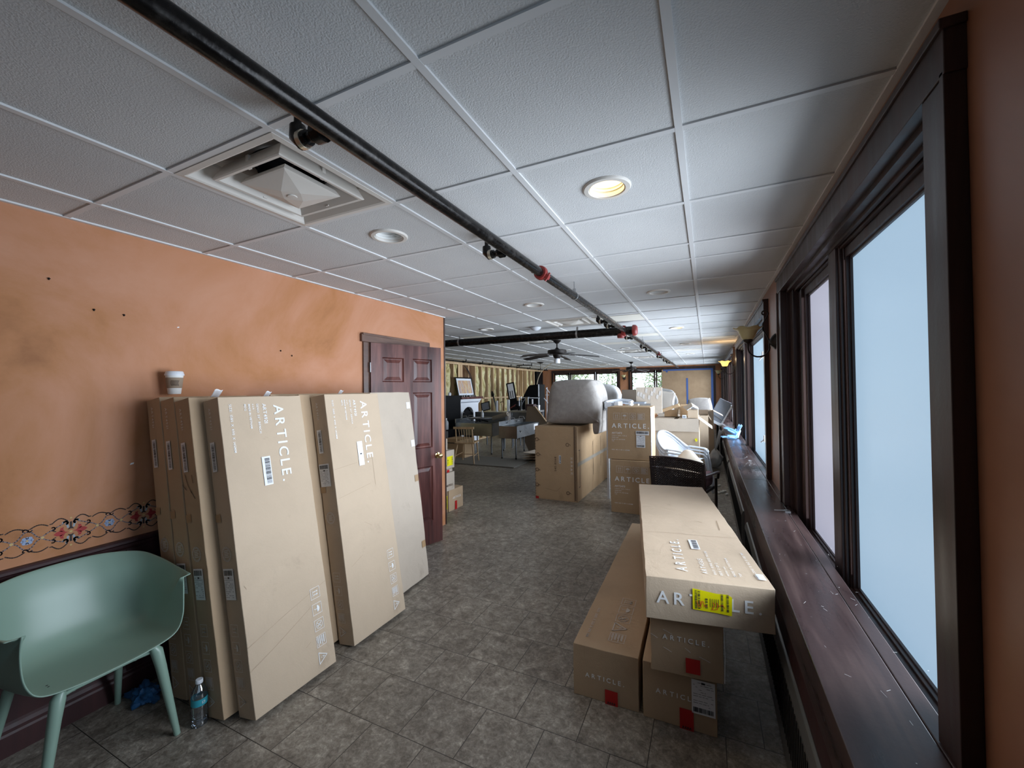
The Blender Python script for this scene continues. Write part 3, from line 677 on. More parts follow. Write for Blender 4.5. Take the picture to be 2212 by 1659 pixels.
# heaters under the shelf
def heater(y0, y1, label):
    t = thing('baseboard_heater', label, 'heater', (0.292, (y0+y1)/2, 0), 0, 'baseboard heaters under the window shelf'); h = (y1-y0)/2
    prof = [(0, 0.02), (-0.020, 0.02), (-0.024, 0.05), (-0.024, 0.41), (-0.012, 0.44), (0, 0.445)]
    MB().mesh([V(x, y, z) for y in (-h, h) for x, z in prof], [(i, (i+1) % 6, 6+(i+1) % 6, 6+i) for i in range(6)]+[tuple(range(6)), tuple(range(11, 5, -1))]).build('heater_cover', mk('heater_metal', (0.13, 0.13, 0.125), 0.4, 0.3) if 'heater_metal' not in MATS else MATS['heater_metal'], t, bevel=0.003)
    g = MB(); n = min(95, int((y1-y0)/0.024)); nz = V(-0.95, 0, 0.31)
    for k in range(n):
        y = -h+0.03+(2*h-0.06)*k/(n-1); g.box((-0.0262, y-0.007, 0.15), (-0.0235, y+0.004, 0.395))
    g.build('vent_louvers', blackm, t)
heater(0.7, 4.0, 'dark baseboard heater in the shadow beside the stack of long cartons')
heater(4.35, 7.1, 'louvered baseboard heater under the shelf beside the foam peanuts')
heater(7.3, 9.9, 'dark baseboard heater under the shelf beside the open cartons, farthest away')
# ================================================================ CEILING FITTINGS
def downlight(x, y, label, lit=0, power=0):
    t = thing('recessed_light', label, 'ceiling light', (x, y, ZC))
    MB().lathe([(0.074, 0.012), (0.074, 0.004), (0.080, -0.004), (0.098, -0.003), (0.103, 0.004), (0.103, 0.008)], n=32, cap=False).build('trim_ring', whitem, t, smooth=50)
    MB().lathe([(0.0745, 0.0), (0.0745, 0.10), (0.055, 0.15), (0.001, 0.16)], n=32, cap=False).lathe([(0.0743, 0.02), (0.070, 0.022), (0.0743, 0.024)], n=32, cap=False).lathe([(0.0743, 0.035), (0.070, 0.037), (0.0743, 0.039)], n=32, cap=False).build('reflector', cream if lit else cream2, t, smooth=50)
    MB().lathe([(0.001, 0.055), (0.030, 0.060), (0.045, 0.078), (0.045, 0.095), (0.020, 0.13), (0.018, 0.15)], n=24).build('bulb', bulb if lit else cream2, t, smooth=50)
    if power:
        l = bpy.data.lights.new('recessed_bulb', 'SPOT'); l.energy = power; l.color = (1.0, 0.78, 0.5); l.spot_size = 2.2; l.spot_blend = 0.6; l.shadow_soft_size = 0.04
        o = bpy.data.objects.new('recessed_bulb', l); C.objects.link(o); o.parent = t; o.location = (0, 0, 0.05)
LL = ['brightly lit warm recessed ceiling light in the nearest column of tiles by the windows', 'unlit recessed ceiling light just beyond the big square air vent',
      'unlit recessed light left of the black pipe beyond its first red coupling', 'recessed light between the black pipe and the wall sconces, second of its row',
      'recessed light above the stack of open cartons, third of its row by the windows', 'recessed light just beyond the end of the orange wall, above the thick cross pipe',
      'tiny recessed light fourth of the row nearest the windows', 'tiny recessed light behind the first ceiling fan, on its left',
      'tiny recessed light beside the far air vents', 'tiny recessed light fifth of the row nearest the windows', 'tiny recessed light far left beyond the orange wall']
for i, (p, lb) in enumerate(zip(LAMPS, LL)): downlight(p[0], p[1], lb, lit=1 if i in (0, 4) else 0, power=6 if i == 0 else 0)

def diffuser(x, y, label, s=0.293):
    t = thing('air_vent', label, 'air vent', (x, y, ZC), 0, 'square ceiling air vents')
    sq = lambda r, z: [V(-r, -r, z), V(r, -r, z), V(r, r, z), V(-r, r, z)]
    def ring(m, lv):
        L_ = [sq(*l) for l in lv]
        for a, b in zip(L_, L_[1:]):
            for i in range(4): m.face([a[i], a[(i+1) % 4], b[(i+1) % 4], b[i]])
    m = MB(); ring(m, [(s, 0.008), (s, -0.002), (s-0.022, -0.004), (s-0.030, 0.0), (s-0.085, 0.055), (s-0.088, 0.065), (0.13, 0.10)]); m.build('outer_frame', whitem, t)
    m = MB(); ring(m, [(0.175, 0.060), (0.205, -0.002), (0.200, -0.005), (0.188, -0.004), (0.135, 0.045)]); m.build('louver_ring', whitem, t, solid=0.0015)
    m = MB(); ring(m, [(0.120, 0.022), (0.135, -0.003), (0.131, -0.006), (0.075, -0.020)]); a = sq(0.131, -0.006)
    q = [V(0, -0.052, -0.030), V(0.052, 0, -0.030), V(0, 0.052, -0.030), V(-0.052, 0, -0.030)]
    m = MB(); ring(m, [(0.120, 0.022), (0.135, -0.003), (0.128, -0.006)]); a = sq(0.128, -0.006)
    for i in range(4): m.face([a[i], a[(i+1) % 4], q[i]]); m.face([a[(i+1) % 4], q[(i+1) % 4], q[i]])
    m.face(q); m.build('centre_cone', whitem, t)
    MB().lathe([(0.020, -0.0305), (0.018, -0.0335), (0.0, -0.034)], n=20).build('screw_cap', whitem, t)
    m = MB().lathe([(0.128, 0.05), (0.125, 0.25), (0.001, 0.26)], n=28, cap=False).box((-0.10, -0.005, 0.1), (0.10, 0.005, 0.11)).lathe([(0.15, 0.085), (0.15, 0.105), (0.135, 0.11)], n=28, cap=False)
    m.build('duct_collar', duct, t, smooth=40)
    for sx, sy in ((1, 0), (-1, 0), (0, 1), (0, -1)):
        MB().box((sx*0.185-0.008, sy*0.185-0.008, 0.0), (sx*0.185+0.008, sy*0.185+0.008, 0.05)).build('bracket', whitem, t)
diffuser(*DIFF[0], 'large dusty square air vent nearest the camera, left of the black pipe')
for p, lb in zip(DIFF[1:], ('square ceiling air vent between the black pipe and its thick cross pipe', 'square air vent just beyond the thick cross pipe, left of the first ceiling fan', 'square ceiling air vent beyond the first fan, nearer of the pair left of the pipe', 'square ceiling air vent beyond the first fan, farther of the pair left of the pipe', 'farthest square ceiling air vent, left of the second ceiling fan')): diffuser(*p, lb)

t = thing('smoke_detector', 'white round smoke detector on the ceiling beside the thick cross pipe', 'smoke detector', (-2.16, 5.35, ZC))
MB().lathe([(0.075, 0), (0.075, -0.012), (0.055, -0.030), (0.030, -0.045), (0.001, -0.048)], n=28).build('detector_body', white, t, smooth=40)

# ---------------------------------------------------------------- sprinkler pipes
PX, PZ, PR = -0.968, 2.35, 0.0285
t = thing('sprinkler_pipe', 'black iron sprinkler pipe along the ceiling with a thick cross main and red couplings', 'pipe', (PX, 0, PZ))
def coupling(t, y, r):
    m = MB(); m.lathe([(r+0.001, -0.024), (r+0.013, -0.024), (r+0.017, -0.010), (r+0.017, 0.010), (r+0.013, 0.024), (r+0.001, 0.024)], (0, y, 0), 24, 'y')
    for s_ in (1, -1):
        m.box((s_*(r+0.008)-0.0, y-0.016, -0.014), (s_*(r+0.038), y+0.016, 0.014)); m.tube([(s_*(r+0.028), y, -0.030), (s_*(r+0.028), y, 0.030)], 0.007, 8)
    M_ = Matrix.Rotation(math.radians(35), 4, 'Y'); m.v = [V(0, y, 0)+(M_ @ (v-V(0, y, 0))) for v in m.v]
    m.build('red_coupling', redp, t, smooth=35)
m = MB()
for a, b in ((-3.9, 2.49), (2.51, 5.50), (5.62, 9.55), (9.60, 16.6)): m.tube([(0, a, 0), (0, b, 0)], PR, 20)
m.build('pipe_run', iron, t, smooth=40)
for y in (2.50, 9.57): coupling(t, y, PR)
def outlet(t, y, side=-1, drop=0.11, plate=True):
    b = MB(); x0 = side*PR
    b.lathe([(0.030, 0), (0.030, 0.03), (0.022, 0.036), (0.020, 0.045)], (x0, y, 0), 14, 'x', Matrix.Scale(side, 4, (1, 0, 0)))
    b.tube([(x0+side*0.03, y, -0.002), (x0+side*0.075, y, -0.002)], 0.016, 14)
    b.tube([(x0+side*0.062, y, -0.002), (x0+side*0.092, y, -0.004), (x0+side*0.108, y, 0.012), (x0+side*0.110, y, 0.045)], [0.023, 0.026, 0.026, 0.023], 14)
    b.tube([(x0+side*0.110, y, 0.03), (x0+side*0.110, y, ZC-PZ+0.02)], 0.011, 10)
    o = b.build('sprinkler_elbow', iron, t, smooth=45)
    MB().lathe([(0.024, -0.020), (0.027, -0.020), (0.027, -0.004), (0.024, -0.004)], (x0+side*0.073, y, -0.002), 14, 'x').build('brass_collar', MATS['collar_metal'] if 'collar_metal' in MATS else mk('collar_metal', (0.62, 0.56, 0.45), 0.3, 0.8), o, smooth=40)
    if plate: MB().lathe([(0.012, -0.012), (0.036, -0.010), (0.040, 0)], (x0+side*0.110, y, ZC-PZ), 18).build('ceiling_cup', white, o, smooth=40)
outlet(t, 0.84)
for y in (2.02, 4.63, 5.02, 6.35, 8.0, 8.7, 10.8, 12.4, 13.4): outlet(t, y)
def hanger(t, y, r, col=zinc):
    MB().lathe([(r+0.001, -0.009), (r+0.004, -0.009), (r+0.004, 0.009), (r+0.001, 0.009)], (0, y, 0), 24, 'y').tube([(0, y, r), (0, y, ZC-PZ+0.02)], 0.004, 8).box((-0.012, y-0.008, r+0.004), (0.012, y+0.008, r+0.03)).build('pipe_hanger', col, t, smooth=40)
for y in (3.25, 7.2, 10.3, 13.9): hanger(t, y, PR)
# thick cross main
CY = 5.555
XO = (-PX, CY, 0)
MB().tube([(-6.3, 0, 0), (-0.90, 0, 0)], 0.056, 24).build('cross_main', iron, t, loc=XO, smooth=40)
for x in (-0.985,):
    MB().lathe([(0.057, -0.025), (0.070, -0.025), (0.074, 0), (0.070, 0.025), (0.057, 0.025)], (x, 0, 0), 24, 'x').lathe([(0.01, -0.02), (0.045, -0.015), (0.05, 0.02), (0.048, 0.04)], (x-0.04, 0, -0.075), 18).tube([(x, -0.09, 0.03), (x, 0.09, 0.03)], 0.012, 8).build('red_tee_fitting', redp, t, loc=XO, smooth=40)
MB().tube([(-0.90, 0, 0), (-0.845, 0, 0)], 0.056, 24).build('pipe_stub', iron, t, loc=XO, smooth=40)
MB().lathe([(0.001, 0.035), (0.05, 0.033), (0.066, 0.02), (0.072, 0.0), (0.072, -0.022), (0.057, -0.03)], (-0.845, 0, 0), 24, 'x').build('red_end_cap', redp, t, loc=XO, smooth=40)
for x in (-1.62, -3.55):
    MB().lathe([(0.058, -0.012), (0.061, -0.012), (0.061, 0.012), (0.058, 0.012)], (x, 0, 0), 24, 'x').box((x-0.012, -0.004, 0.055), (x+0.012, 0.004, 0.10)).tube([(x, 0, 0.09), (x, 0, ZC-PZ)], 0.005, 8).build('pipe_hanger', zinc, t, loc=XO, smooth=40)
# branch line along the stud wall
t3 = thing('wall_sprinkler_line', 'thin black sprinkler line running above the open stud wall', 'pipe', (-6.25, 0, 2.40))
MB().tube([(0, 8.5, 0), (0, 16.8, 0)], 0.020, 12).build('pipe_run', iron, t3, smooth=40)
for y in (9.95, 10.9, 11.5, 12.9, 13.6, 14.6, 15.7, 16.4):
    MB().tube([(0, y, 0), (0.09, y, 0), (0.10, y, 0.07)], 0.018, 10).lathe([(0.03, -0.03), (0.03, 0.03)], (0, y, 0), 12, 'y').build('sprinkler_elbow', iron, t3, smooth=40)
t3 = thing('short_sprinkler_line', 'short black sprinkler stub hanging from the ceiling left of the first fan', 'pipe', (-5.5, 12.6, 2.40))
MB().tube([(-0.3, 0, 0), (0.25, 0, 0)], 0.016, 10).tube([(-0.05, 0, 0), (-0.05, 0, 0.06)], 0.012, 8).tube([(0.25, 0, -0.05), (0.25, 0, 0.06)], 0.016, 8).build('pipe_run', iron, t3, smooth=40)

# ---------------------------------------------------------------- ceiling fans
def fan(x, y, label, rot, R=0.74):
    t = thing('ceiling_fan', label, 'ceiling fan', (x, y, ZC), rot)
    MB().lathe([(0.075, 0), (0.075, -0.01), (0.030, -0.055), (0.015, -0.06)], n=24).build('canopy', bronze, t, smooth=40)
    MB().tube([(0, 0, -0.05), (0, 0, -0.16)], 0.013, 12).build('downrod', bronze, t, smooth=40)
    MB().lathe([(0.02, -0.13), (0.035, -0.15), (0.07, -0.165), (0.155, -0.172), (0.170, -0.185), (0.170, -0.235), (0.155, -0.25), (0.08, -0.255), (0.065, -0.30), (0.05, -0.32), (0.001, -0.325)], n=32).build('motor_housing', bronze, t, smooth=40)
    for k in range(5):
        a = 2*PI*k/5; M_ = Matrix.Rotation(a, 4, 'Z'); tilt = math.radians(12)
        m = MB()
        def P(r, w, s_): return M_ @ V(r, s_*w*math.cos(tilt), -0.255+s_*w*math.sin(tilt)-0.05*(r/R)**2)
        st_ = [(0.20, 0.045), (0.26, 0.058), (0.45, 0.064), (0.62, 0.068), (R, 0.060)]
        for (r0, w0), (r1, w1) in zip(st_, st_[1:]): m.face([P(r0, w0, -1), P(r1, w1, -1), P(r1, w1, 1), P(r0, w0, 1)])
        m.build('fan_blade', mk('fan_blade_wood', (0.022, 0.016, 0.014), 0.4) if 'fan_blade_wood' not in MATS else MATS['fan_blade_wood'], t, solid=0.008)
        MB().beam(M_ @ V(0.10, 0, -0.25), M_ @ V(0.24, 0, -0.262), 0.03, 0.008).build('blade_arm', bronze, t)
    if R > 0.7: MB().lathe([(0.040, -0.325), (0.052, -0.34), (0.055, -0.40), (0.050, -0.41), (0.001, -0.412)], n=24).build('glass_shade', mk('opal_glass', (0.8, 0.82, 0.85), 0.2) if 'opal_glass' not in MATS else MATS['opal_glass'], t, smooth=40)
fan(-2.41, 6.97, 'dark bronze ceiling fan with white glass shade hanging beyond the cross pipe', 0.35)
fan(-2.27, 14.05, 'small dark ceiling fan far back in front of the end windows', 0.9, 0.62)
t = thing('pendant_rod', 'thin pendant rod with round canopy near the corner of the stud wall', 'ceiling pendant', (-4.86, 12.4, ZC))
MB().lathe([(0.11, 0), (0.10, -0.015), (0.02, -0.04)], n=20).build('canopy', bronze, t, smooth=40)
MB().tube([(0, 0, -0.03), (0, 0, -0.33)], 0.006, 8).build('rod', bronze, t)

# ---------------------------------------------------------------- sconces
def sconce(loc, rz, label, lit=False, s=1.0):
    """local: wall plane at x=0, lamp reaches out along -x"""
    t = thing('wall_sconce', label, 'wall lamp', loc, rz)
    MB().lathe([(0.001, -0.045), (0.018, -0.042), (0.045, -0.025), (0.062, -0.008), (0.065, 0.0)], (0, 0, 0), 24, 'x', Matrix.Scale(1, 4)).build('wall_plate', bronze, t, smooth=50)
    p = []
    for i in range(15):   # top scroll
        a = -PI*0.2+i*0.36; r = 0.030*(1-0.045*i); p.append(V(-0.075+r*math.cos(a), 0, 0.235+r*math.sin(a)))
    body = [V(-0.04, 0, 0), V(-0.058, 0, 0.05), V(-0.085, 0, 0.10), V(-0.085, 0, 0.15), V(-0.062, 0, 0.195)]
    MB().tube(body+p[1:], 0.006, 8).build('scroll', bronze, t, smooth=60)
    arm = [V(-0.04, 0, 0.0)]+[V(-0.118+0.077*math.cos(a), 0, -0.045+0.075*math.sin(a)) for a in [0.25-i*(PI+0.35)/12 for i in range(13)]]+[V(-0.195, 0, 0.0)]
    MB().tube(arm, 0.0065, 8).build('arm', bronze, t, smooth=60)
    MB().lathe([(0.001, -0.01), (0.012, -0.008), (0.034, 0.012), (0.038, 0.03), (0.030, 0.034), (0.001, 0.034)], (-0.195, 0, 0.0), 20).build('shade_holder', bronze, t, smooth=50)
    m = MB()
    def fn(u, v):
        a = 2*PI*u; prof = [(0.030, 0.022), (0.050, 0.045), (0.060, 0.075), (0.075, 0.105), (0.105, 0.125)]
        i = min(3, int(v*4)); f = v*4-i; r = prof[i][0]*(1-f)+prof[i+1][0]*f; z = prof[i][1]*(1-f)+prof[i+1][1]*f
        r *= 1+0.05*v*v*math.cos(6*a); z += 0.006*v*math.cos(6*a)
        return V(-0.195+r*math.cos(a), r*math.sin(a), z)
    m.grid(fn, 36, 8); m.build('glass_shade', amberlit if lit else amber, t, smooth=80, solid=0.004)
    if lit:
        MB().lathe([(0.001, 0.055), (0.022, 0.065), (0.030, 0.09), (0.022, 0.115), (0.001, 0.125)], (-0.195, 0, 0), 16).build('bulb', bulb, t, smooth=60)
        l = bpy.data.lights.new('sconce_bulb', 'POINT'); l.energy = 5; l.color = (1.0, 0.72, 0.4); l.shadow_soft_size = 0.03
        o = bpy.data.objects.new('sconce_bulb', l); C.objects.link(o); o.parent = t; o.location = (-0.195, 0, 0.14)
sconce((XR-0.001, 3.93, 1.955), 0, 'unlit amber glass wall sconce between the two nearest windows')
sconce((XR-0.001, 8.82, 1.955), 0, 'lit yellow glass wall sconce beyond the second window', True)
sconce((XR-0.001, 13.56, 1.955), 0, 'unlit wall sconce near the far right corner')
sconce((-3.06, YF-0.001, 2.0), PI/2, 'small unlit sconce on the orange pier between the far windows')

# ================================================================ CARTONS
def body_mesh(Wd, D, H, bulge=0.0, crumple=0.004, seed=0, step=0.09):
    """closed carton with slightly dented faces and soft worn edges"""
    bm = bmesh.new(); bmesh.ops.create_cube(bm, size=1.0)
    for v in bm.verts: v.co = Vector(((v.co.x+0.5)*Wd, (v.co.y+0.5)*D, (v.co.z+0.5)*H))
    for ax, L in ((0, Wd), (1, D), (2, H)):
        n = max(1, int(L/step))
        for i in range(1, n+1):
            p = [0, 0, 0]; no = [0, 0, 0]; no[ax] = 1
            p[ax] = L*i/(n+1)
            bmesh.ops.bisect_plane(bm, geom=bm.verts[:]+bm.edges[:]+bm.faces[:], plane_co=p, plane_no=no)
    dims = (Wd, D, H)
    for v in bm.verts:
        q = v.co.copy(); ed = sum(1 for k in range(3) if q[k] < 1e-4 or q[k] > dims[k]-1e-4)
        n1 = noise.noise_vector(q*2.3+V(seed, seed, seed))*0.0008
        if ed >= 2:
            n1 += noise.noise_vector(q*9+V(seed*2, 3, 1))*crumple
            for k in range(3):
                if q[k] > 1e-4 and q[k] < dims[k]-1e-4: n1[k] *= 0.2
                else: n1[k] = -abs(n1[k]) if q[k] > dims[k]/2 else abs(n1[k])
        elif ed == 1 and bulge:
            for k in range(3):
                if q[k] < 1e-4 or q[k] > dims[k]-1e-4:
                    o_ = [j for j in range(3) if j != k]; f = math.sin(PI*q[o_[0]]/dims[o_[0]])*math.sin(PI*q[o_[1]]/dims[o_[1]])
                    n1[k] += bulge*f*(1 if q[k] > dims[k]/2 else -1)
        if q.z < 1e-4: n1.z = 0
        v.co = q+n1
    m = MB(); bm.verts.ensure_lookup_table()
    m.mesh([v.co.copy() for v in bm.verts], [[v.index for v in f.verts] for f in bm.faces]); bm.free(); return m
def carton(label, group, M, Wd, D, H, mat=0, seed=0, bulge=0.0, name='carton', seams=('front',), crumple=0.004):
    t = thing(name, label, 'cardboard box', group=group, M=M)
    body_mesh(Wd, D, H, bulge, crumple, seed).build('carton_body', CB[mat], t, smooth=50, bevel=0.0025)
    t['dims'] = (Wd, D, H); t['lift'] = bulge
    return t
def face(t, which):
    Wd, D, H = t['dims']
    e = t['lift']+0.0006
    return {'front': ((0, -e, 0), (1, 0, 0), (0, 0, 1), (0, -1, 0)), 'left': ((-e, D, 0), (0, -1, 0), (0, 0, 1), (-1, 0, 0)),
            'right': ((Wd+e, 0, 0), (0, 1, 0), (0, 0, 1), (1, 0, 0)), 'top': ((0, 0, H+e), (1, 0, 0), (0, 1, 0), (0, 0, 1))}[which]
def frameM(O, ex, ez):
    ex, ez = Vector(ex).normalized(), Vector(ez).normalized(); ey = ez.cross(ex)
    return Matrix(((ex.x, ey.x, ez.x, O[0]), (ex.y, ey.y, ez.y, O[1]), (ex.z, ey.z, ez.z, O[2]), (0, 0, 0, 1)))
def yawM(x, y, z, a): return Matrix.Translation((x, y, z)) @ Matrix.Rotation(a, 4, 'Z')
def strip(t, f, a0, b0, a1, b1, mat, name, lay=1, label=None):
    d = Dec(*face(t, f)); d.lay = lay; d.rect(a0, b0, a1, b1); return d.build(name, mat, t, label=label)
def barcode(t, f, a0, b0, a1, b1, along, seed=1, n=26, name='barcode_label'):
    d = Dec(*face(t, f)); d.lay = 2; d.rect(a0, b0, a1, b1); d.lay = 3; d.mi = 1; e = 0.12
    if along == 'b': d.bars(a0+(a1-a0)*0.3, b0+(b1-b0)*0.06, a1-(a1-a0)*0.12, b1-(b1-b0)*0.06, 'b', n, seed)
    else: d.bars(a0+(a1-a0)*0.06, b0+(b1-b0)*0.3, a1-(a1-a0)*0.06, b1-(b1-b0)*0.12, 'a', n, seed)
    return d.build(name, [paper, black], t)
def shiplabel(t, f, a0, b0, a1, b1, top=True, seed=3, mat=None):
    d = Dec(*face(t, f)); d.lay = 2; d.rect(a0, b0, a1, b1); d.lay = 3; d.mi = 1; w, h = a1-a0, b1-b0
    if top: d.bars(a0+w*0.08, b1-h*0.22, a1-w*0.08, b1-h*0.05, 'a', 22, seed); y0, y1 = b0+h*0.08, b1-h*0.30
    else: d.bars(a0+w*0.06, b0+h*0.06, a1-w*0.06, b0+h*0.20, 'a', 26, seed); y0, y1 = b0+h*0.26, b1-h*0.08
    rnd = random.Random(seed)
    for i in range(11):
        y = y0+(y1-y0)*i/10; x = a0+w*0.07
        while x < a1-w*0.15:
            l = w*rnd.uniform(0.06, 0.22)
            if rnd.random() < 0.62: d.rect(x, y, min(x+l, a1-w*0.06), y+h*0.011)
            x += l+w*0.04
    d.rect(a0+w*0.42, y1-h*0.02, a0+w*0.58, y1+h*0.035)
    return d.build('shipping_label', [mat or paper, black], t)
def tape(t, f, a0, b0, a1, b1, writing=True):
    d = Dec(*face(t, f)); d.lay = 2; d.rect(a0, b0, a1, b1)
    if writing:
        d.lay = 3; d.mi = 1; w = a1-a0
        for k in range(4): d.line([(a0+w*(0.2+0.17*k), b0+0.004), (a0+w*(0.24+0.17*k), b0+0.016), (a0+w*(0.3+0.17*k), b0+0.007)], 0.003)
    return d.build('red_tape_patch', [red, black], t)
def seam(t, f, pts, w=0.0022, mat=None):
    d = Dec(*face(t, f)); d.eps = 0.0009; d.line(pts, w); return d.build('flap_seam', mat or inkd, t)

# --- six tall bench cartons leaning against the orange wall
def bench_carton(label, x, y0, deg, yaw=0.0, T=0.132, W_=0.475, L_=1.575, mat=0, seed=0, front=True, side=True, lab=(0.017, 0.562, 0.098, 0.714), blank=False, crumple=0.004):
    th = math.radians(deg); Rz = Matrix.Rotation(yaw, 4, 'Z')
    u = Rz @ V(-math.sin(th), 0, math.cos(th)); w = Rz @ V(0, 1, 0); n = Rz @ V(math.cos(th), 0, math.sin(th))
    O = V(x, y0, 0)+n*T
    # lowest edge on the floor: the wall-side bottom edge
    M = frameM(O, w, u)
    t = carton(label, 'tall bench cartons leaning on the orange wall', M, W_, T, L_, mat, seed, name='tall_carton', crumple=crumple)
    if front:
        d = Dec(*face(t, 'front')); 
        d.sub(0.293, 1.523, 3).text('ARTICLE.', 0.060, 0.440)
        d.build('brand_lettering', ink, t); d = Dec(*face(t, 'front'))
        d.sub(0.228, 1.532, 3).text('ART4921', 0.021, 0.112)
        d.sub(0.194, 1.532, 3).text('SENO 55" BENCH', 0.0125, 0.165)
        d.sub(0.171, 1.532, 3).text('oak', 0.011, 0.032)
        d.sub(0.149, 1.532, 3).text('MADE IN VIETNAM', 0.0115, 0.135)
        d.sub(0.127, 1.532, 3).text('MDG', 0.011, 0.036)
        d.build('item_lettering', ink, t); d = Dec(*face(t, 'front'))
        d.sub(0.050, 1.534, 3).text('SIZE: 1585 X 490 X 145MM', 0.0130, 0.255)
        d.build('size_lettering', ink, t); d = Dec(*face(t, 'front'))
        for i, k in enumerate(('up', 'umb', 'hook', 'txt', 'tri')): d.sub(0.364, 0.452-0.0865*i, 3).icon(k, 0.060)
        d.build('handling_symbols', ink, t)
        if not blank: barcode(t, 'front', 0.186, 1.080, 0.234, 1.236, 'b', 4, 40)
        else:
            d = Dec(*face(t, 'front')); d.lay = 2; d.rect(0.215, 1.075, 0.262, 1.240); d.lay = 3; d.mi = 1; d.rect(0.232, 1.150, 0.246, 1.158); d.build('blank_label', [paper, black], t)
    if side:
        inks = mk('faded_ink', (0.66, 0.62, 0.58), 0.6) if 'faded_ink' not in MATS else MATS['faded_ink']
        d = Dec(*face(t, 'left')); d.sub(0.045, 1.530, 3).text('ART4921', 0.018, 0.112)
        d.build('side_lettering', inks, t); d = Dec(*face(t, 'left'))
        for i, k in enumerate(('up', 'umb', 'hook', 'txt', 'tri')): d.sub(0.021, 0.443-0.0835*i, 3).icon(k, 0.058)
        d.build('side_symbols', inks, t); d = Dec(*face(t, 'left'))
        c = (0.058, 0.785); d.arc(c, 0.036, 0, 2*PI, 0.003, 24); d.arc(c, 0.030, 0, 2*PI, 0.0022, 24)
        for q in range(14): a = 2*PI*q/14; d.line([(c[0]+0.031*math.cos(a), c[1]+0.031*math.sin(a)), (c[0]+0.035*math.cos(a+.12), c[1]+0.035*math.sin(a+.12))], 0.002)
        for q in range(5): d.line([(c[0]-0.018, c[1]-0.016+q*0.008), (c[0]+0.018-0.006*(q % 2), c[1]-0.013+q*0.008)], 0.0034)
        d.build('round_stamp', inks, t)
        barcode(t, 'left', 0.028, 1.200, 0.066, 1.352, 'b', 7, 36, 'side_barcode')
        if lab: shiplabel(t, 'left', *lab, seed=seed+2)
        strip(t, 'left', 0.0, 0.945, 0.045, 0.985, kraft, 'tape_patch')
    return t
b1 = bench_carton('tall carton touching the orange wall beside the green chair, under the coffee cup', -2.556, 1.193, 9.7, mat=1, seed=2, front=False, lab=None)
b2 = bench_carton('tall leaning carton, second from the wall in the nearer group', -2.404, 1.193, 10.1, mat=1, seed=4, front=False)
b3 = bench_carton('tall leaning carton, third from the wall in the nearer group, behind the water bottle', -2.241, 1.193, 11.0, 0.0, mat=1, seed=6, front=False)
b4 = bench_carton('tall leaning carton at the front of the nearer group, showing large white lettering', -2.100, 1.255, 11.0, mat=0, seed=8)
d = Dec(*face(b3, 'left'))
for p in ([(0.03, 1.19), (0.05, 1.13), (0.075, 1.09)], [(0.09, 1.18), (0.095, 1.14)], [(0.0, 1.14), (0.03, 1.11)], [(0.07, 1.10), (0.10, 1.06)]): d.line(p, 0.004)
d.build('scuff', inkd, b3)
c1 = bench_carton('tall leaning carton mostly hidden behind the blank-labelled one in the farther group', -2.262, 1.80, 9.0, mat=1, seed=10, front=False, lab=(0.03, 1.02, 0.10, 1.20))
c2 = bench_carton('tall leaning carton at the front of the farther group, white lettering and a blank label', -2.118, 1.880, 9.2, 0.0, mat=0, seed=12, blank=True, lab=(0.010, 0.985, 0.10, 1.13))
th = math.radians(9.0)
c3 = bench_carton('battered plain leaning carton nearest the mahogany door', -2.300, 2.385, 6.8, 0.06, T=0.15, W_=0.50, mat=3, seed=14, front=False, side=False, crumple=0.008)
for a, b, m_ in ((0.43, 1.43, paper), (0.44, 1.10, paper), (0.44, 0.80, kraft), (0.44, 0.24, kraft)): strip(c3, 'front', a, b, a+0.05, b+0.055, m_, 'tape_tab')
strip(c3, 'front', 0.0, 1.46, 0.06, 1.50, kraft, 'tape_tab')
sp = thing('spare_carton', 'tall plain carton behind the lettered ones, only its frayed top showing', 'cardboard box', M=frameM(V(-2.335, 1.76, 0.0225), (0, 1, 0), (-math.sin(math.radians(9.6)), 0, math.cos(math.radians(9.6)))))
body_mesh(0.9, 0.13, 1.58, 0, 0.008, 20).build('carton_body', CB[1], sp, smooth=50)

crm = mk('crease_line', (0.40, 0.295, 0.20), 0.8)
for t_, sets in ((b4, ([(0.0, 0.33), (0.20, 0.39), (0.47, 0.46)], [(0.0, 0.22), (0.14, 0.27), (0.36, 0.36)], [(0.02, 0.62), (0.03, 0.60)], [(0.30, 0.17), (0.33, 0.185)])),
                 (c2, ([(0.01, 1.085), (0.20, 1.10)], [(0.27, 1.10), (0.34, 1.11), (0.34, 0.92)], [(0.02, 0.90), (0.30, 0.94)], [(0.05, 0.46), (0.15, 0.50)], [(0.20, 0.70), (0.26, 0.66)]))):
    d = Dec(*face(t_, 'front')); d.eps = 0.0005
    for q in sets: d.line(q, 0.0016)
    d.build('crease', crm, t_)
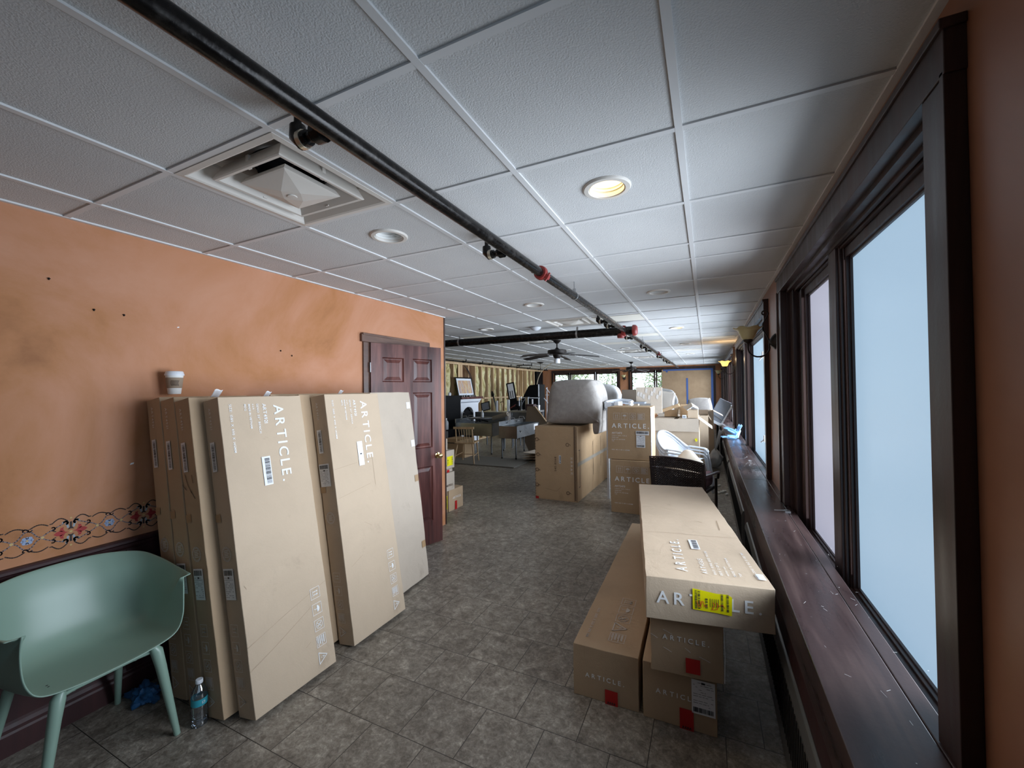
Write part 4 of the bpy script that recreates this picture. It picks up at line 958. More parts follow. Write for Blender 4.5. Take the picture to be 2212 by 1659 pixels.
# paper coffee cup
cp = thing('coffee_cup', 'white paper coffee cup with brown sleeve and white lid standing on a carton top', 'cup', (-2.765, 1.30, 1.589))
MB().lathe([(0.001, 0), (0.029, 0), (0.030, 0.003), (0.042, 0.112)], n=32).build('paper_cup', foam, cp, smooth=50)
MB().lathe([(0.0338, 0.034), (0.0350, 0.034), (0.0415, 0.094), (0.0402, 0.094)], n=32).build('cardboard_sleeve', sleeve, cp, smooth=50)
MB().lathe([(0.042, 0.106), (0.0455, 0.106), (0.0455, 0.114), (0.043, 0.118), (0.041, 0.128), (0.037, 0.131), (0.001, 0.129)], n=32).build('plastic_lid', white, cp, smooth=50)
m = MB()
for k in range(7):
    a = -0.9+0.14*k; 
    def cpt(a, z, dr=0.0012): r = 0.035+(0.0415-0.035)*(z-0.034)/0.06+dr; return V(r*math.cos(a), r*math.sin(a), z)
    m.face([cpt(a, 0.062), cpt(a+0.05, 0.061), cpt(a+0.16, 0.078), cpt(a+0.10, 0.079)]); m.face([cpt(a, 0.060), cpt(a+0.05, 0.061), cpt(a+0.18, 0.048), cpt(a+0.12, 0.046)])
m.build('leaf_print', inkd, cp)
def scrap(loc, label, s=0.05, rz=0.0):
    def fn(u, v): return V((u-0.5)*s*1.6, (v-0.5)*s, 0.002+1.5*s*max(0, u-0.25)**1.3+0.004*math.sin(6*v))
    return tag(MB().grid(fn, 8, 5).build('paper_scrap', paper, loc=loc, smooth=80, solid=0.0006), label, 'paper scrap')
s1 = scrap((-2.46, 1.35, 1.565), 'curled white paper flap on top of the lettered carton of the nearer group', 0.042)
s2 = scrap((-2.40, 1.60, 1.560), 'torn white paper scrap at the back corner of the lettered carton', 0.034)
s3 = scrap((-2.44, 2.18, 1.563), 'torn paper scrap on top of the blank-labelled carton', 0.034)

# --- stack of long cartons on the right
LG = 'long cartons stacked on the floor by the windows'
L = carton('long low carton on the floor, leftmost of the stack by the windows', LG, yawM(-0.657, 2.088, 0, 0.017), 0.330, 2.085, 0.262, 1, 31, 0.002, 'long_carton')
d = Dec(*face(L, 'front')); d.sub(0.064, 0.108, 0).text('ARTICLE.', 0.023, 0.196); 
d.build('printed_marks', ink, L)
d = Dec(*face(L, 'top')); d.sub(0.048, 0.385, 3).text('SIZE: 2085 X 328 X 290 MM', 0.015, 0.310); d.build('size_lettering', mk('faint_ink', (0.55, 0.50, 0.46), 0.6), L); d = Dec(*face(L, 'top'))
for i, k in enumerate(('up', 'umb', 'hook', 'tri', 'txt')): d.sub(0.165, 0.563-0.099*i, 3).icon(k, 0.082)
d.build('handling_symbols', MATS['faint_ink'], L)
tape(L, 'front', 0.165, 0.0, 0.228, 0.072); seam(L, 'front', [(0.06, 0.262), (0.06, 0.20)], 0.001, kraft)
M_ = carton('long low carton at the bottom right of the stack, with a shipping label', LG, yawM(-0.307, 2.084, 0, 0.019), 0.325, 2.085, 0.268, 1, 33, 0.002, 'long_carton')
d = Dec(*face(M_, 'front')); d.sub(0.060, 0.134, 0).text('ARTICLE.', 0.023, 0.196); d.build('printed_marks', ink, M_)
tape(M_, 'front', 0.165, 0.0, 0.225, 0.095); shiplabel(M_, 'front', 0.218, 0.088, 0.316, 0.243, False, 5)
N_ = carton('dented long carton wrapped in film, under the widest one of the stack', LG, yawM(-0.262, 2.025, 0.273, 0.073), 0.310, 2.0, 0.274, 1, 35, 0.004, 'long_carton', crumple=0.008)
d = Dec(*face(N_, 'front')); d.sub(0.055, 0.158, 0).text('ARTICLE.', 0.023, 0.196); d.build('printed_marks', ink, N_)
tape(N_, 'front', 0.153, 0.025, 0.213, 0.092, False)
film = glass_mat('stretch_film', (0.96, 0.96, 0.95), 0.10, 0.15)
m = MB(); rnd = random.Random(3)
for k in range(5):
    a, b = rnd.uniform(0, 0.25), rnd.uniform(0.02, 0.20); l = rnd.uniform(0.02, 0.06); m.tube([(a, -0.004, b), (a+l/2, -0.006, b-0.006), (a+l, -0.004, b-0.016)], 0.0006, 5)
m.tube([(0.311, -0.002, 0.01), (0.314, -0.003, 0.13), (0.311, -0.002, 0.25)], 0.0016, 6)
m.build('film_wrinkles', white, N_)
T_ = carton('wide flat carton on top of the stack, yellow sticker over its lettering', LG, yawM(-0.267, 1.942, 0.553, 0.16), 0.518, 1.851, 0.190, 0, 37, 0.002, 'flat_carton', crumple=0.007)
d = Dec(*face(T_, 'front')); d.sub(0.046, 0.078, 0).text('ARTICLE.', 0.056, 0.418); d.build('front_lettering', ink, T_)
d = Dec(*face(T_, 'top'))
d.sub(0.188, 0.080, 1).text('ARTICLE.', 0.048, 0.410)
for b, a_, tx, c_, l_ in ((0.077, 0.272, 'ART4565', 0.022, 0.167), (0.079, 0.308, 'BASI KING BED FRAME', 0.012, 0.275), (0.076, 0.334, 'BOX 2 OF 2', 0.012, 0.135), (0.075, 0.359, 'walnut oak', 0.010, 0.10), (0.076, 0.388, 'MADE IN VIETNAM', 0.011, 0.205), (0.082, 0.413, 'TOP', 0.010, 0.034), (0.072, 0.480, 'SIZE: 2045 X 562 X 180 MM', 0.012, 0.300)): dl = Dec(*face(T_, 'top')); dl.sub(a_, b, 1).text(tx, c_, l_); dl.build('item_lettering', ink, T_)
d.build('top_lettering', ink, T_)
barcode(T_, 'top', 0.240, 0.366, 0.284, 0.502, 'b', 9, 22)
strip(T_, 'top', 0.475, 0.07, 0.505, 0.13, paper, 'paper_tab')
d = Dec(*face(T_, 'top')); d.eps = 0.0006; d.line([(0.0, 0.587), (0.15, 0.60), (0.34, 0.592), (0.518, 0.60)], 0.0018); d.line([(0.44, 0.72), (0.455, 0.90)], 0.004); d.line([(0.34, 0.86), (0.36, 0.84)], 0.003); d.build('crease', mk('crease_shade', (0.30, 0.21, 0.13), 0.8), T_)
d = Dec(*face(T_, 'front')); d.lay = 2; KY = len(d.v)
d.poly([(0.196, 0.024), (0.290, 0.018), (0.350, 0.010), (0.352, 0.120), (0.335, 0.134), (0.290, 0.133), (0.196, 0.150)])
d.lay = 3; d.mi = 1
for a in (0.205, 0.217, 0.308, 0.330): d.bars(a, 0.032, a+0.009, 0.135 if a > 0.3 else 0.142, 'b', 24, int(a*1000))
d.bars(0.246, 0.038, 0.256, 0.10, 'b', 12, 3)
for k in range(5): d.rect(0.265+0.008*k, 0.05, 0.267+0.008*k, 0.10)
d.mi = 2; d.lay = 4
d.line([(0.212, 0.078), (0.218, 0.046), (0.228, 0.052), (0.232, 0.080)], 0.003); d.line([(0.224, 0.080), (0.229, 0.040)], 0.003); d.line([(0.236, 0.082), (0.243, 0.050), (0.255, 0.056)], 0.003)
d.line([(0.275, 0.078), (0.284, 0.070), (0.272, 0.036), (0.292, 0.040), (0.295, 0.064)], 0.003); d.line([(0.291, 0.080), (0.298, 0.062), (0.315, 0.070), (0.322, 0.052)], 0.003)
for v in d.v: v.z = 0.058+(v.z-0.010)*0.72
d.build('yellow_sticker', [yellow, black, redpen], T_)

# --- tall plain carton with the upholstered piece on it
BG = carton('large upright plain carton with brown edge stitching standing mid-floor', None, yawM(-2.296, 5.593, 0, -0.012), 0.640, 1.80, 1.052, 2, 41, 0.004, 'large_carton', crumple=0.006)
d = Dec(*face(BG, 'front'))
for k in range(52):
    z = 0.02+k*0.02; d.line([(0.595, z), (0.612, z+0.012), (0.600, z+0.018)], 0.008); d.line([(0.618, z+0.01), (0.636, z+0.002)], 0.006)
for k in range(26): z = 0.02+k*0.04; d.line([(0.004, z), (0.013, z+0.02)], 0.005)
for c in ((0.035, 0.86), (0.035, 0.42), (0.03, 0.20), (0.50, 0.80), (0.50, 0.12), (0.05, 0.64)): d.arc(c, 0.022, 0.3, 5.2, 0.007, 10); d.arc((c[0]+0.03, c[1]-0.01), 0.014, 0, 4, 0.006, 8)
d.line([(0.16, 0.16), (0.33, 0.13), (0.40, 0.20)], 0.002)
d.sub(0.330, 0.415, 1).text('540-85168', 0.030, 0.205)
d.build('edge_stitching', inkd, BG)
barcode(BG, 'front', 0.372, 0.53, 0.402, 0.645, 'b', 6, 16)
d = Dec(*face(BG, 'front'))
for i, k in enumerate(('up', 'hook', 'umb', 'tri', 'up')): d.sub(0.545, 0.625-0.052*i, 3).icon(k, 0.030)
d.build('white_printing', ink, BG)
strip(BG, 'front', 0.005, 0.0, 0.055, 0.035, red, 'red_tape_patch')
d = Dec(*face(BG, 'right')); d.line([(0.82, 0.24), (0.82, 0.76)], 0.012); d.line([(1.3, 0.30), (1.3, 0.80)], 0.012); d.line([(0.11, 0.20), (0.11, 0.72), (0.05, 0.72)], 0.012); d.line([(0.11, 0.20), (0.05, 0.20)], 0.012); d.build('side_markings', inkd, BG)
d = Dec(*face(BG, 'right')); d.lay = 2; d.rect(0.0, 0.500, 1.80, 0.552); d.build('strapping_tape', mk('clear_tape', (0.40, 0.36, 0.30), 0.2), BG)

# --- two stacked cartons
SG = 'two cartons stacked in the middle of the room'
def stool_carton(label, M, w, dpt, h, seed, full):
    t = carton(label, SG, M, w, dpt, h, 2, seed, 0.003, 'carton', crumple=0.006)
    d = Dec(*face(t, 'front'))
    for i, k in enumerate(('up', 'umb', 'hook', 'txt')): d.sub(0.078+0.101*i, 0.512, 0).icon(k, 0.083)
    d.build('handling_symbols', MATS['faint_ink'], t)
    d = Dec(*face(t, 'front')); d.sub(0.056, 0.405, 0).text('ARTICLE.', 0.060, 0.46)
    d.build('brand_lettering', ink, t); d = Dec(*face(t, 'front')); d.sub(0.054, 0.328, 0).text('ART2473', 0.022, 0.13)
    for z, tx, l_ in ((0.300, 'TERRA SIDE TABLE', 0.19), (0.276, 'WHITE OAK', 0.085), (0.252, 'MADE IN VIETNAM', 0.165), (0.230, 'TOP', 0.03)): d.sub(0.054, z, 0).text(tx, 0.010, l_)
    d.build('item_lettering', ink, t); d = Dec(*face(t, 'front')); d.sub(0.052, 0.117, 0).text('SIZE: 545 X 495 X 680MM', 0.012, 0.225); d.build('size_lettering', ink, t)
    return t
S1 = stool_carton('lower carton of the two stacked behind the flat stack, partly hidden by it', yawM(-1.148, 5.351, 0, 0.0), 0.52, 0.50, 0.672, 51, False)
S2 = stool_carton('upper carton of the two stacked, white lettering and two labels', yawM(-1.180, 5.37, 0.677, 0.0), 0.535, 0.50, 0.672, 53, True)
barcode(S2, 'front', 0.357, 0.322, 0.516, 0.372, 'a', 8, 24); shiplabel(S2, 'front', 0.362, 0.164, 0.469, 0.316, False, 9)
d = Dec(*face(S2, 'right')); d.lay = 1; d.rect(0.0, 0.02, 0.05, 0.66); d.build('white_edge_strip', white, S2)  # white strip down the near edge of the right face
# ================================================================ GREEN CHAIR
ch = thing('shell_chair', 'sage green plastic armchair with moulded shell standing against the dark wainscot', 'chair', (-2.50, 0.842, 0), math.radians(92))
def lerp(a, b, t): return a+(b-a)*t
def bez(pts, t):
    pts = [Vector(p) for p in pts]
    while len(pts) > 1: pts = [lerp(a, b, t) for a, b in zip(pts, pts[1:])]
    return pts[0]
def crom(P, t):
    n = len(P)-1; i = min(n-1, int(t*n)); f = t*n-i
    p0, p1, p2, p3 = Vector(P[max(0, i-1)]), Vector(P[i]), Vector(P[i+1]), Vector(P[min(n, i+2)])
    return 0.5*((2*p1)+(p2-p0)*f+(2*p0-5*p1+4*p2-p3)*f*f+(3*p1-p0-3*p2+p3)*f**3)
FU = [(-0.262, -0.225, 0.715), (-0.262, -0.225, 0.62), (-0.252, -0.235, 0.53), (-0.215, -0.245, 0.472), (-0.12, -0.250, 0.452), (0, -0.250, 0.447),
      (0.12, -0.250, 0.452), (0.215, -0.245, 0.472), (0.252, -0.235, 0.53), (0.262, -0.225, 0.62), (0.262, -0.225, 0.715)]
RU = [(-0.300, -0.215, 0.708), (-0.315, -0.05, 0.722), (-0.308, 0.08, 0.748), (-0.27, 0.19, 0.775), (-0.15, 0.265, 0.793), (0, 0.285, 0.797),
      (0.15, 0.265, 0.793), (0.27, 0.19, 0.775), (0.308, 0.08, 0.748), (0.315, -0.05, 0.722), (0.300, -0.215, 0.708)]
CP = [(0, -0.250, 0.447), (0, -0.14, 0.437), (0, 0.0, 0.430), (0, 0.10, 0.440), (0, 0.165, 0.485), (0, 0.205, 0.57), (0, 0.240, 0.69), (0, 0.285, 0.797)]
def shell(u, v):
    s_ = 2*u-1; F = crom(FU, u); Rr = crom(RU, u); c = crom(CP, v); l = lerp(Vector(CP[0]), Vector(CP[-1]), v)
    k = (1-abs(s_)**2.6)
    p = lerp(F, Rr, v)+(c-l)*k
    # side walls fall vertically before they flare outwards
    side = math.sin(PI*v)*abs(s_)**3
    p.x -= math.copysign(0.030*side, s_) if abs(s_) > 0.3 else 0
    return p
MB().grid(shell, 48, 26).build('seat_shell', mint, ch, smooth=80, solid=0.007, sub=1)
MB().tube([(-0.155, -0.205, 0.420), (-0.10, -0.17, 0.408), (0.10, -0.17, 0.408), (0.155, -0.205, 0.420)], 0.009, 10).tube([(-0.16, 0.10, 0.408), (0.16, 0.10, 0.408)], 0.013, 10).tube([(-0.10, -0.17, 0.408), (-0.10, 0.10, 0.408)], 0.012, 10).tube([(0.10, -0.17, 0.408), (0.10, 0.10, 0.408)], 0.012, 10).build('under_frame', mint, ch, smooth=60)
for sx in (-1, 1):
    MB().tube([(sx*0.148, -0.202, 0.440), (sx*0.160, -0.208, 0.415), (sx*0.173, -0.216, 0.34), (sx*0.223, -0.245, 0.002)], [0.014, 0.023, 0.0205, 0.0125], 20).build('leg', mint, ch, smooth=60)
    MB().tube([(sx*0.160, 0.12, 0.425), (sx*0.180, 0.16, 0.36), (sx*0.218, 0.262, 0.002)], [0.018, 0.019, 0.0125], 20).build('leg', mint, ch, smooth=60)
MB().lathe([(0.001, 0), (0.004, 0.0005)], (-0.17, -0.16, 0.4565), 8).lathe([(0.001, 0), (0.004, 0.0005)], (-0.168, -0.140, 0.4545), 8).build('screw_mark', black, ch)

# ---------------------------------------------------------------- bottle and glove on the floor
bt = thing('water_bottle', 'half-full clear plastic water bottle with teal label on the floor by the leaning cartons', 'bottle', (-2.236, 1.152, 0))
prof = [(0.001, 0.004), (0.020, 0.003), (0.030, 0.0), (0.033, 0.006), (0.033, 0.018), (0.030, 0.024), (0.0335, 0.031), (0.0305, 0.040), (0.0335, 0.048), (0.0300, 0.058), (0.0335, 0.066), (0.0300, 0.076), (0.0335, 0.085), (0.0325, 0.095), (0.0325, 0.135), (0.0335, 0.142), (0.031, 0.158), (0.023, 0.176), (0.0145, 0.190), (0.0125, 0.196), (0.0125, 0.204)]
MB().lathe(prof, n=28, cap=False).build('bottle_body', pet, bt, smooth=60)
MB().lathe([(max(0.001, r-0.0012), h+0.001) for r, h in prof if h < 0.090]+[(0.0312, 0.092), (0.001, 0.092)], n=28).build('water', water, bt, smooth=60)
MB().lathe([(0.0333, 0.100), (0.0333, 0.132)], n=28, cap=False).build('bottle_label', teal, bt, smooth=60)
d = Dec((0.0340, -0.006, 0.112), (0, 1, 0), (0, 0, 1), (1, -0.3, 0)); d.frame(0, 0, 0.013, 0.010, 0.0015); d.build('label_mark', paper, bt)
MB().lathe([(0.0145, 0.196), (0.0155, 0.198), (0.0155, 0.212), (0.014, 0.214), (0.001, 0.214)], n=24).build('bottle_cap', white, bt, smooth=40)
def crumple(name, loc, size, mat, label, cat, seed, lobes=0, parent=None):
    rnd = random.Random(seed)
    def fn(u, v):
        a = 2*PI*u; b = PI*v; p = V(math.cos(a)*math.sin(b), math.sin(a)*math.sin(b), math.cos(b))
        r = 1+0.55*noise.noise(p*1.8+V(seed, 0, 0))+0.35*noise.noise(p*4.5+V(0, seed, 0))
        if lobes: r += 0.5*max(0, math.cos(lobes*a/1.0))**3*math.sin(b)
        q = V(p.x*size[0]*r, p.y*size[1]*r, p.z*size[2]*r); q.z = max(-size[2]*0.8, q.z)+size[2]*0.8; return q
    o = MB().grid(fn, 40, 22).build(name, mat, parent, loc=loc, smooth=50)
    return tag(o, label, cat) if label else o
crumple('rubber_glove', (-2.675, 1.125, 0), (0.075, 0.045, 0.035), gloved, 'crumpled deep blue rubber glove on the floor under the green chair', 'glove', 5, 5)

# ================================================================ MIDDLE OF THE ROOM
def puffy(outline, depth, t=0.03, seed=0, amp=0.01, nz=6):
    """upholstered slab: (x,z) outline given depth along y, softly rounded rim and crown"""
    pts = [Vector(p) for p in outline]; n = len(pts); K = 6; P = []
    for i in range(n):
        for k in range(K):
            f = k/K; P.append(crom([pts[i-1], pts[i], pts[(i+1) % n], pts[(i+2) % n]], (1+f)/3))
    c = sum(P, Vector((0, 0)))/len(P); m = MB(); N = len(P); rings = []
    prof = [(0.0, 0.55, -0.9), (0.0, 0.78, -0.7), (0.0, 0.92, -0.35), (0.35, 0.985, 0), (1.0, 1.0, 0)]
    lv = [(0.50, 0.30, 0), (0.75, 0.15, 0), (0.92, 0.02, 0), (0.985, -0.5, 1), (1.0, -1.0, 2)]
    seq = [(0.45, -t*0.9), (0.75, -t*0.75), (0.93, -t*0.3), (0.985, t*0.4), (1.0, t*1.2), (1.0, depth*0.5), (1.0, depth-t*1.2), (0.985, depth-t*0.4), (0.93, depth+t*0.3), (0.75, depth+t*0.75), (0.45, depth+t*0.9)]
    for s_, y in seq:
        rings.append([V(c.x+(p.x-c.x)*s_, y, c.y+(p.y-c.y)*s_) for p in P])
    vs = [v for r in rings for v in r]
    vs = [v+noise.noise_vector(v*5+V(seed, seed, 0))*amp for v in vs]
    fs = [(i*N+j, i*N+(j+1) % N, (i+1)*N+(j+1) % N, (i+1)*N+j) for i in range(len(seq)-1) for j in range(N)]
    cf = V(c.x, -t, c.y); cb = V(c.x, depth+t, c.y); a = len(vs); vs += [cf, cb]
    fs += [(a, j, (j+1) % N) for j in range(N)]+[(a+1, (len(seq)-1)*N+(j+1) % N, (len(seq)-1)*N+j) for j in range(N)]
    return m.mesh(vs, fs)
up = thing('upholstered_armchair', 'grey upholstered chair lying upside down on the large plain carton', 'armchair', (-1.79, 5.80, 1.056), math.radians(-2))
puffy([(-0.42, 0.02), (-0.395, 0.22), (-0.36, 0.46), (-0.315, 0.585), (-0.26, 0.625), (0.0, 0.640), (0.25, 0.635), (0.325, 0.59), (0.385, 0.45), (0.41, 0.25), (0.40, 0.05), (0.375, 0.005), (0.0, -0.008), (-0.39, -0.01)], 0.55, 0.06, 1, 0.007).build('chair_back', fab, up, loc=(0, 0, 0.03), smooth=80)
puffy([(0.315, 0.10), (0.355, 0.12), (0.405, 0.05), (0.400, -0.05), (0.385, -0.13), (0.345, -0.145), (0.312, -0.13), (0.300, -0.02)], 0.50, 0.012, 2, 0.003).build('arm_edge', fab, up, loc=(0.0, 0.02, 0.03), smooth=80)
cu = thing('upholstered_chair', 'light grey upholstered chair back with dark underside standing behind the upside down one', 'chair', (-1.50, 6.95, 0))
puffy([(-0.10, 1.36), (-0.20, 1.64), (-0.02, 1.655), (0.10, 1.60), (0.15, 1.50), (0.15, 1.42), (0.10, 1.36)], 0.35, 0.02, 3, 0.004).build('chair_back', fabl, cu, smooth=80)
MB().prism([(-0.30, 1.36), (-0.29, 1.65), (-0.185, 1.645), (-0.10, 1.36)], 0.04).build('dark_lining', blackm, cu, loc=(0, -0.035, 0))
puffy([(-0.35, 1.075), (-0.36, 1.27), (-0.10, 1.28), (-0.07, 1.12), (-0.14, 1.075)], 0.40, 0.02, 4, 0.004).build('seat_cushion', fab, cu, loc=(0, -0.12, 0), smooth=80)
MB().box((-0.34, 0.02, 1.24), (0.0, 0.34, 1.38)).build('seat_base', blackm, cu)
for dx, dz in ((-0.12, 0), (0.06, 0.02)):
    pass
# white plastic pieces between
wp = thing('white_plastic_chair', 'white plastic chair parts with dark slots on top of things behind the stacked cartons', 'chair', (-1.16, 6.12, 1.30))
def armring(m, w, dpt, r, z=0):
    m.tube([(-w/2, -dpt/2, z), (-w/2*1.05, 0, z+0.01), (-w/2*0.8, dpt*0.4, z+0.02), (0, dpt*0.52, z+0.03), (w/2*0.8, dpt*0.4, z+0.02), (w/2*1.05, 0, z+0.01), (w/2, -dpt/2, z)], r, 8)
m = MB(); armring(m, 0.34, 0.34, 0.020, 0.085); armring(m, 0.34, 0.34, 0.018, 0.045); m.build('armrest', white, wp, smooth=60)
MB().box((-0.19, -0.17, 0.0), (-0.09, 0.12, 0.09)).box((-0.05, -0.18, 0.0), (0.02, 0.12, 0.10)).build('seat_side', white, wp, bevel=0.01)
pd = thing('pedestal_table', 'narrow white table holding the plastic chair parts behind the stacked cartons', 'table', (-1.16, 6.12, 0))
MB().box((-0.19, -0.19, 1.27), (0.20, 0.19, 1.298)).build('table_top', white, pd, bevel=0.004)
for fx, fy in ((-0.15, -0.15), (0.16, -0.15), (-0.15, 0.15), (0.16, 0.15)): MB().box((fx-0.015, fy-0.015, 0), (fx+0.015, fy+0.015, 1.27)).build('leg', white, pd)
bb = thing('storage_bin', 'dark blue plastic bin with pale rim far back under the window pier', 'bin', (-2.53, 13.0, 0))
MB().lathe([(0.13, 1.05), (0.155, 1.38), (0.15, 1.38)], n=20).build('bin_body', navy, bb, smooth=50)
MB().lathe([(0.15, 1.38), (0.165, 1.38), (0.165, 1.40), (0.15, 1.40)], n=20, cap=False).build('bin_rim', white, bb, smooth=50)
MB().box((-0.25, -0.2, 0), (0.25, 0.2, 1.05)).build('bin_stand', greyp, bb)

# open, empty carton lying on its side on top of the stacked cartons, and things behind
def open_carton(label, M, Wd, D, H, flaps, mats=(0, 3), name='open_carton', group=None, seed=0, th=0.005):
    """walls without a lid; flaps: (side, length, angle from upright outwards)"""
    t = thing(name, label, 'cardboard box', group=group, M=M)
    m = MB()
    m.box((0, 0, 0), (Wd, D, th)); m.box((0, 0, 0), (Wd, th, H)); m.box((0, D-th, 0), (Wd, D, H)); m.box((0, th, 0), (th, D-th, H)); m.box((Wd-th, th, 0), (Wd, D-th, H))
    m.build('carton_walls', CB[mats[0]], t)
    for side, ln, ang in flaps:
        a = math.radians(ang); dz, do = math.cos(a)*ln, math.sin(a)*ln
        e = {'front': (V(0, 0, H), V(Wd, 0, H), V(0, -1, 0)), 'back': (V(0, D, H), V(Wd, D, H), V(0, 1, 0)), 'left': (V(0, 0, H), V(0, D, H), V(-1, 0, 0)), 'right': (V(Wd, 0, H), V(Wd, D, H), V(1, 0, 0))}[side]
        MB().face([e[0], e[1], e[1]+e[2]*do+V(0, 0, dz), e[0]+e[2]*do+V(0, 0, dz)]).build('carton_flap', CB[mats[1]], t, solid=0.005)
    return t
fr = thing('flattened_carton', 'dark-sided open carton tray with torn plastic-covered panel behind the stacked cartons', 'cardboard box', (-1.19, 6.62, 0))
MB().box((-0.03, 0.0, 1.36), (0.185, 0.30, 1.565)).build('dark_panel', mk('dark_brown_card', (0.13, 0.10, 0.075), 0.8), fr)  # plain dark brown card
MB().box((0.188, 0.0, 1.35), (0.40, 0.02, 1.60)).build('torn_panel', CB[3], fr, bevel=0.002)
MB().box((0.40, 0.0, 1.20), (0.57, 0.02, 1.60)).build('plain_panel', CB[3], fr, bevel=0.002)
MB().box((0.0, 0.10, 0), (0.20, 0.24, 1.35)).build('carton_base', CB[3], fr)
m = MB(); rnd = random.Random(9)
for k in range(9):
    x = 0.20+0.04*k; z = 1.42+rnd.uniform(0, 0.12); m.face([(x, -0.003, z), (x+0.03, -0.004, z-0.02), (x+0.045, -0.003, z+0.05), (x+0.012, -0.004, z+0.06)])
m.build('torn_tape', mk('cloudy_tape', (0.56, 0.52, 0.48), 0.4), fr)
MB().box((-0.02, -0.20, 1.352), (0.34, -0.002, 1.378)).build('card_tray', greyp, fr)
gb = thing('wing_chair', 'pale beige upholstered chair back with white piping beside the torn carton panel', 'chair', (-0.66, 8.0, 0))
puffy([(-0.17, 1.12), (-0.165, 1.33), (-0.155, 1.52), (0.0, 1.515), (0.10, 1.50), (0.125, 1.46), (0.10, 1.33), (0.09, 1.20), (0.04, 1.15)], 0.30, 0.02, 6, 0.003).build('chair_back', mk('beige_fabric', (0.40, 0.36, 0.32), 0.9), gb, smooth=80)
MB().tube([(-0.17, -0.01, 1.10), (-0.165, -0.02, 1.33), (-0.158, -0.01, 1.53)], 0.008, 8).tube([(0.115, -0.01, 1.49), (0.13, -0.02, 1.46), (0.108, -0.02, 1.32), (0.09, -0.01, 1.2)], 0.008, 8).build('piping', white, gb, smooth=60)
MB().box((-0.17, 0, 0), (0.13, 0.3, 1.12)).build('chair_base', MATS['beige_fabric'], gb)
hc = thing('headboard', 'arched pale upholstered headboard showing above the torn carton panel', 'headboard', (-1.05, 9.2, 0))
puffy([(-0.45, 1.2), (-0.44, 1.50), (-0.2, 1.58), (0.0, 1.60), (0.2, 1.58), (0.42, 1.50), (0.43, 1.2)], 0.08, 0.015, 7, 0.002).build('padded_board', fabl, hc, smooth=80)
MB().box((-0.42, 0, 0), (-0.36, 0.06, 1.22)).box((0.36, 0, 0), (0.42, 0.06, 1.22)).build('board_legs', white, hc)

# open cartons row in front of the right windows
OG = 'open cartons crowded beside the window shelf'
o1 = open_carton('widest open carton with grey inside flap folded down behind the white chairs', yawM(-0.79, 7.06, 0, 0.0), 0.665, 0.60, 1.09, [('front', 0.20, 172), ('back', 0.14, 80), ('right', 0.24, 128), ('left', 0.30, -90), ('right', 0.30, -90)], (0, 3), group=OG)
o2 = open_carton('tall narrow open carton behind the widest one, its white edge showing', yawM(-0.53, 8.32, 0, 0.0), 0.54, 0.55, 1.07, [('right', 0.10, 150), ('back', 0.2, 70)], (0, 0), group=OG)
o3 = open_carton('tall grey-topped open carton at the back right near the shelf', yawM(-0.50, 9.3, 0, 0.0), 0.61, 0.55, 1.10, [('front', 0.16, 176), ('right', 0.20, 120)], (0, 3), group=OG)
fl = carton('long thin carton lying slanted across the open cartons', None, Matrix.Translation((-0.84, 7.13, 1.125)) @ Matrix.Rotation(math.radians(-20), 4, 'Y'), 0.46, 0.24, 0.05, 2, 61, 0.0, 'flat_carton')
so1 = open_carton('low open carton on top behind the slanted thin one', yawM(-0.66, 7.39, 1.10, 0.0), 0.20, 0.18, 0.11, [('right', 0.05, 30)], (2, 2), 'small_carton')
so2 = open_carton('brown open carton standing behind the little house-shaped one', yawM(-0.415, 7.41, 1.10, 0.0), 0.16, 0.20, 0.17, [('back', 0.06, 60)], (2, 2), 'small_carton')
hs = thing('small_carton', 'small open carton with lifted flaps like a house roof on top of the open cartons', 'cardboard box', (-0.21, 7.13, 1.10))
MB().box((-0.075, 0, 0), (0.075, 0.20, 0.13)).build('carton_body', CB[0], hs, bevel=0.002)
MB().face([(-0.085, -0.01, 0.125), (0.0, -0.01, 0.185), (-0.03, 0.22, 0.235), (-0.16, 0.22, 0.165)]).build('carton_flap', CB[3], hs, solid=0.006)
MB().face([(0.0, -0.01, 0.185), (0.085, -0.01, 0.145), (0.07, 0.22, 0.165), (-0.03, 0.22, 0.235)]).build('carton_flap', CB[3], hs, solid=0.006)
MB().tube([(-0.085, -0.014, 0.125), (0.0, -0.014, 0.185), (0.085, -0.014, 0.145)], 0.006, 6).build('pale_edge', white, hs)
tb = thing('tape_box', 'tiny white and grey box on the rim of the widest open carton', 'box', (-0.335, 7.09, 1.10))
MB().box((-0.03, 0, 0), (0.03, 0.05, 0.05)).build('box_body', white, tb); MB().box((-0.02, -0.001, 0.01), (0.02, 0.0, 0.035)).build('label_patch', greyp, tb)
st_ = MB().face([(0, 0, 0), (0.03, -0.004, 0.02), (0.045, 0, -0.02), (0.02, -0.004, -0.045)]).build('yellow_tag', yellow, o1, loc=(0.60, -0.02, 0.78), solid=0.001)

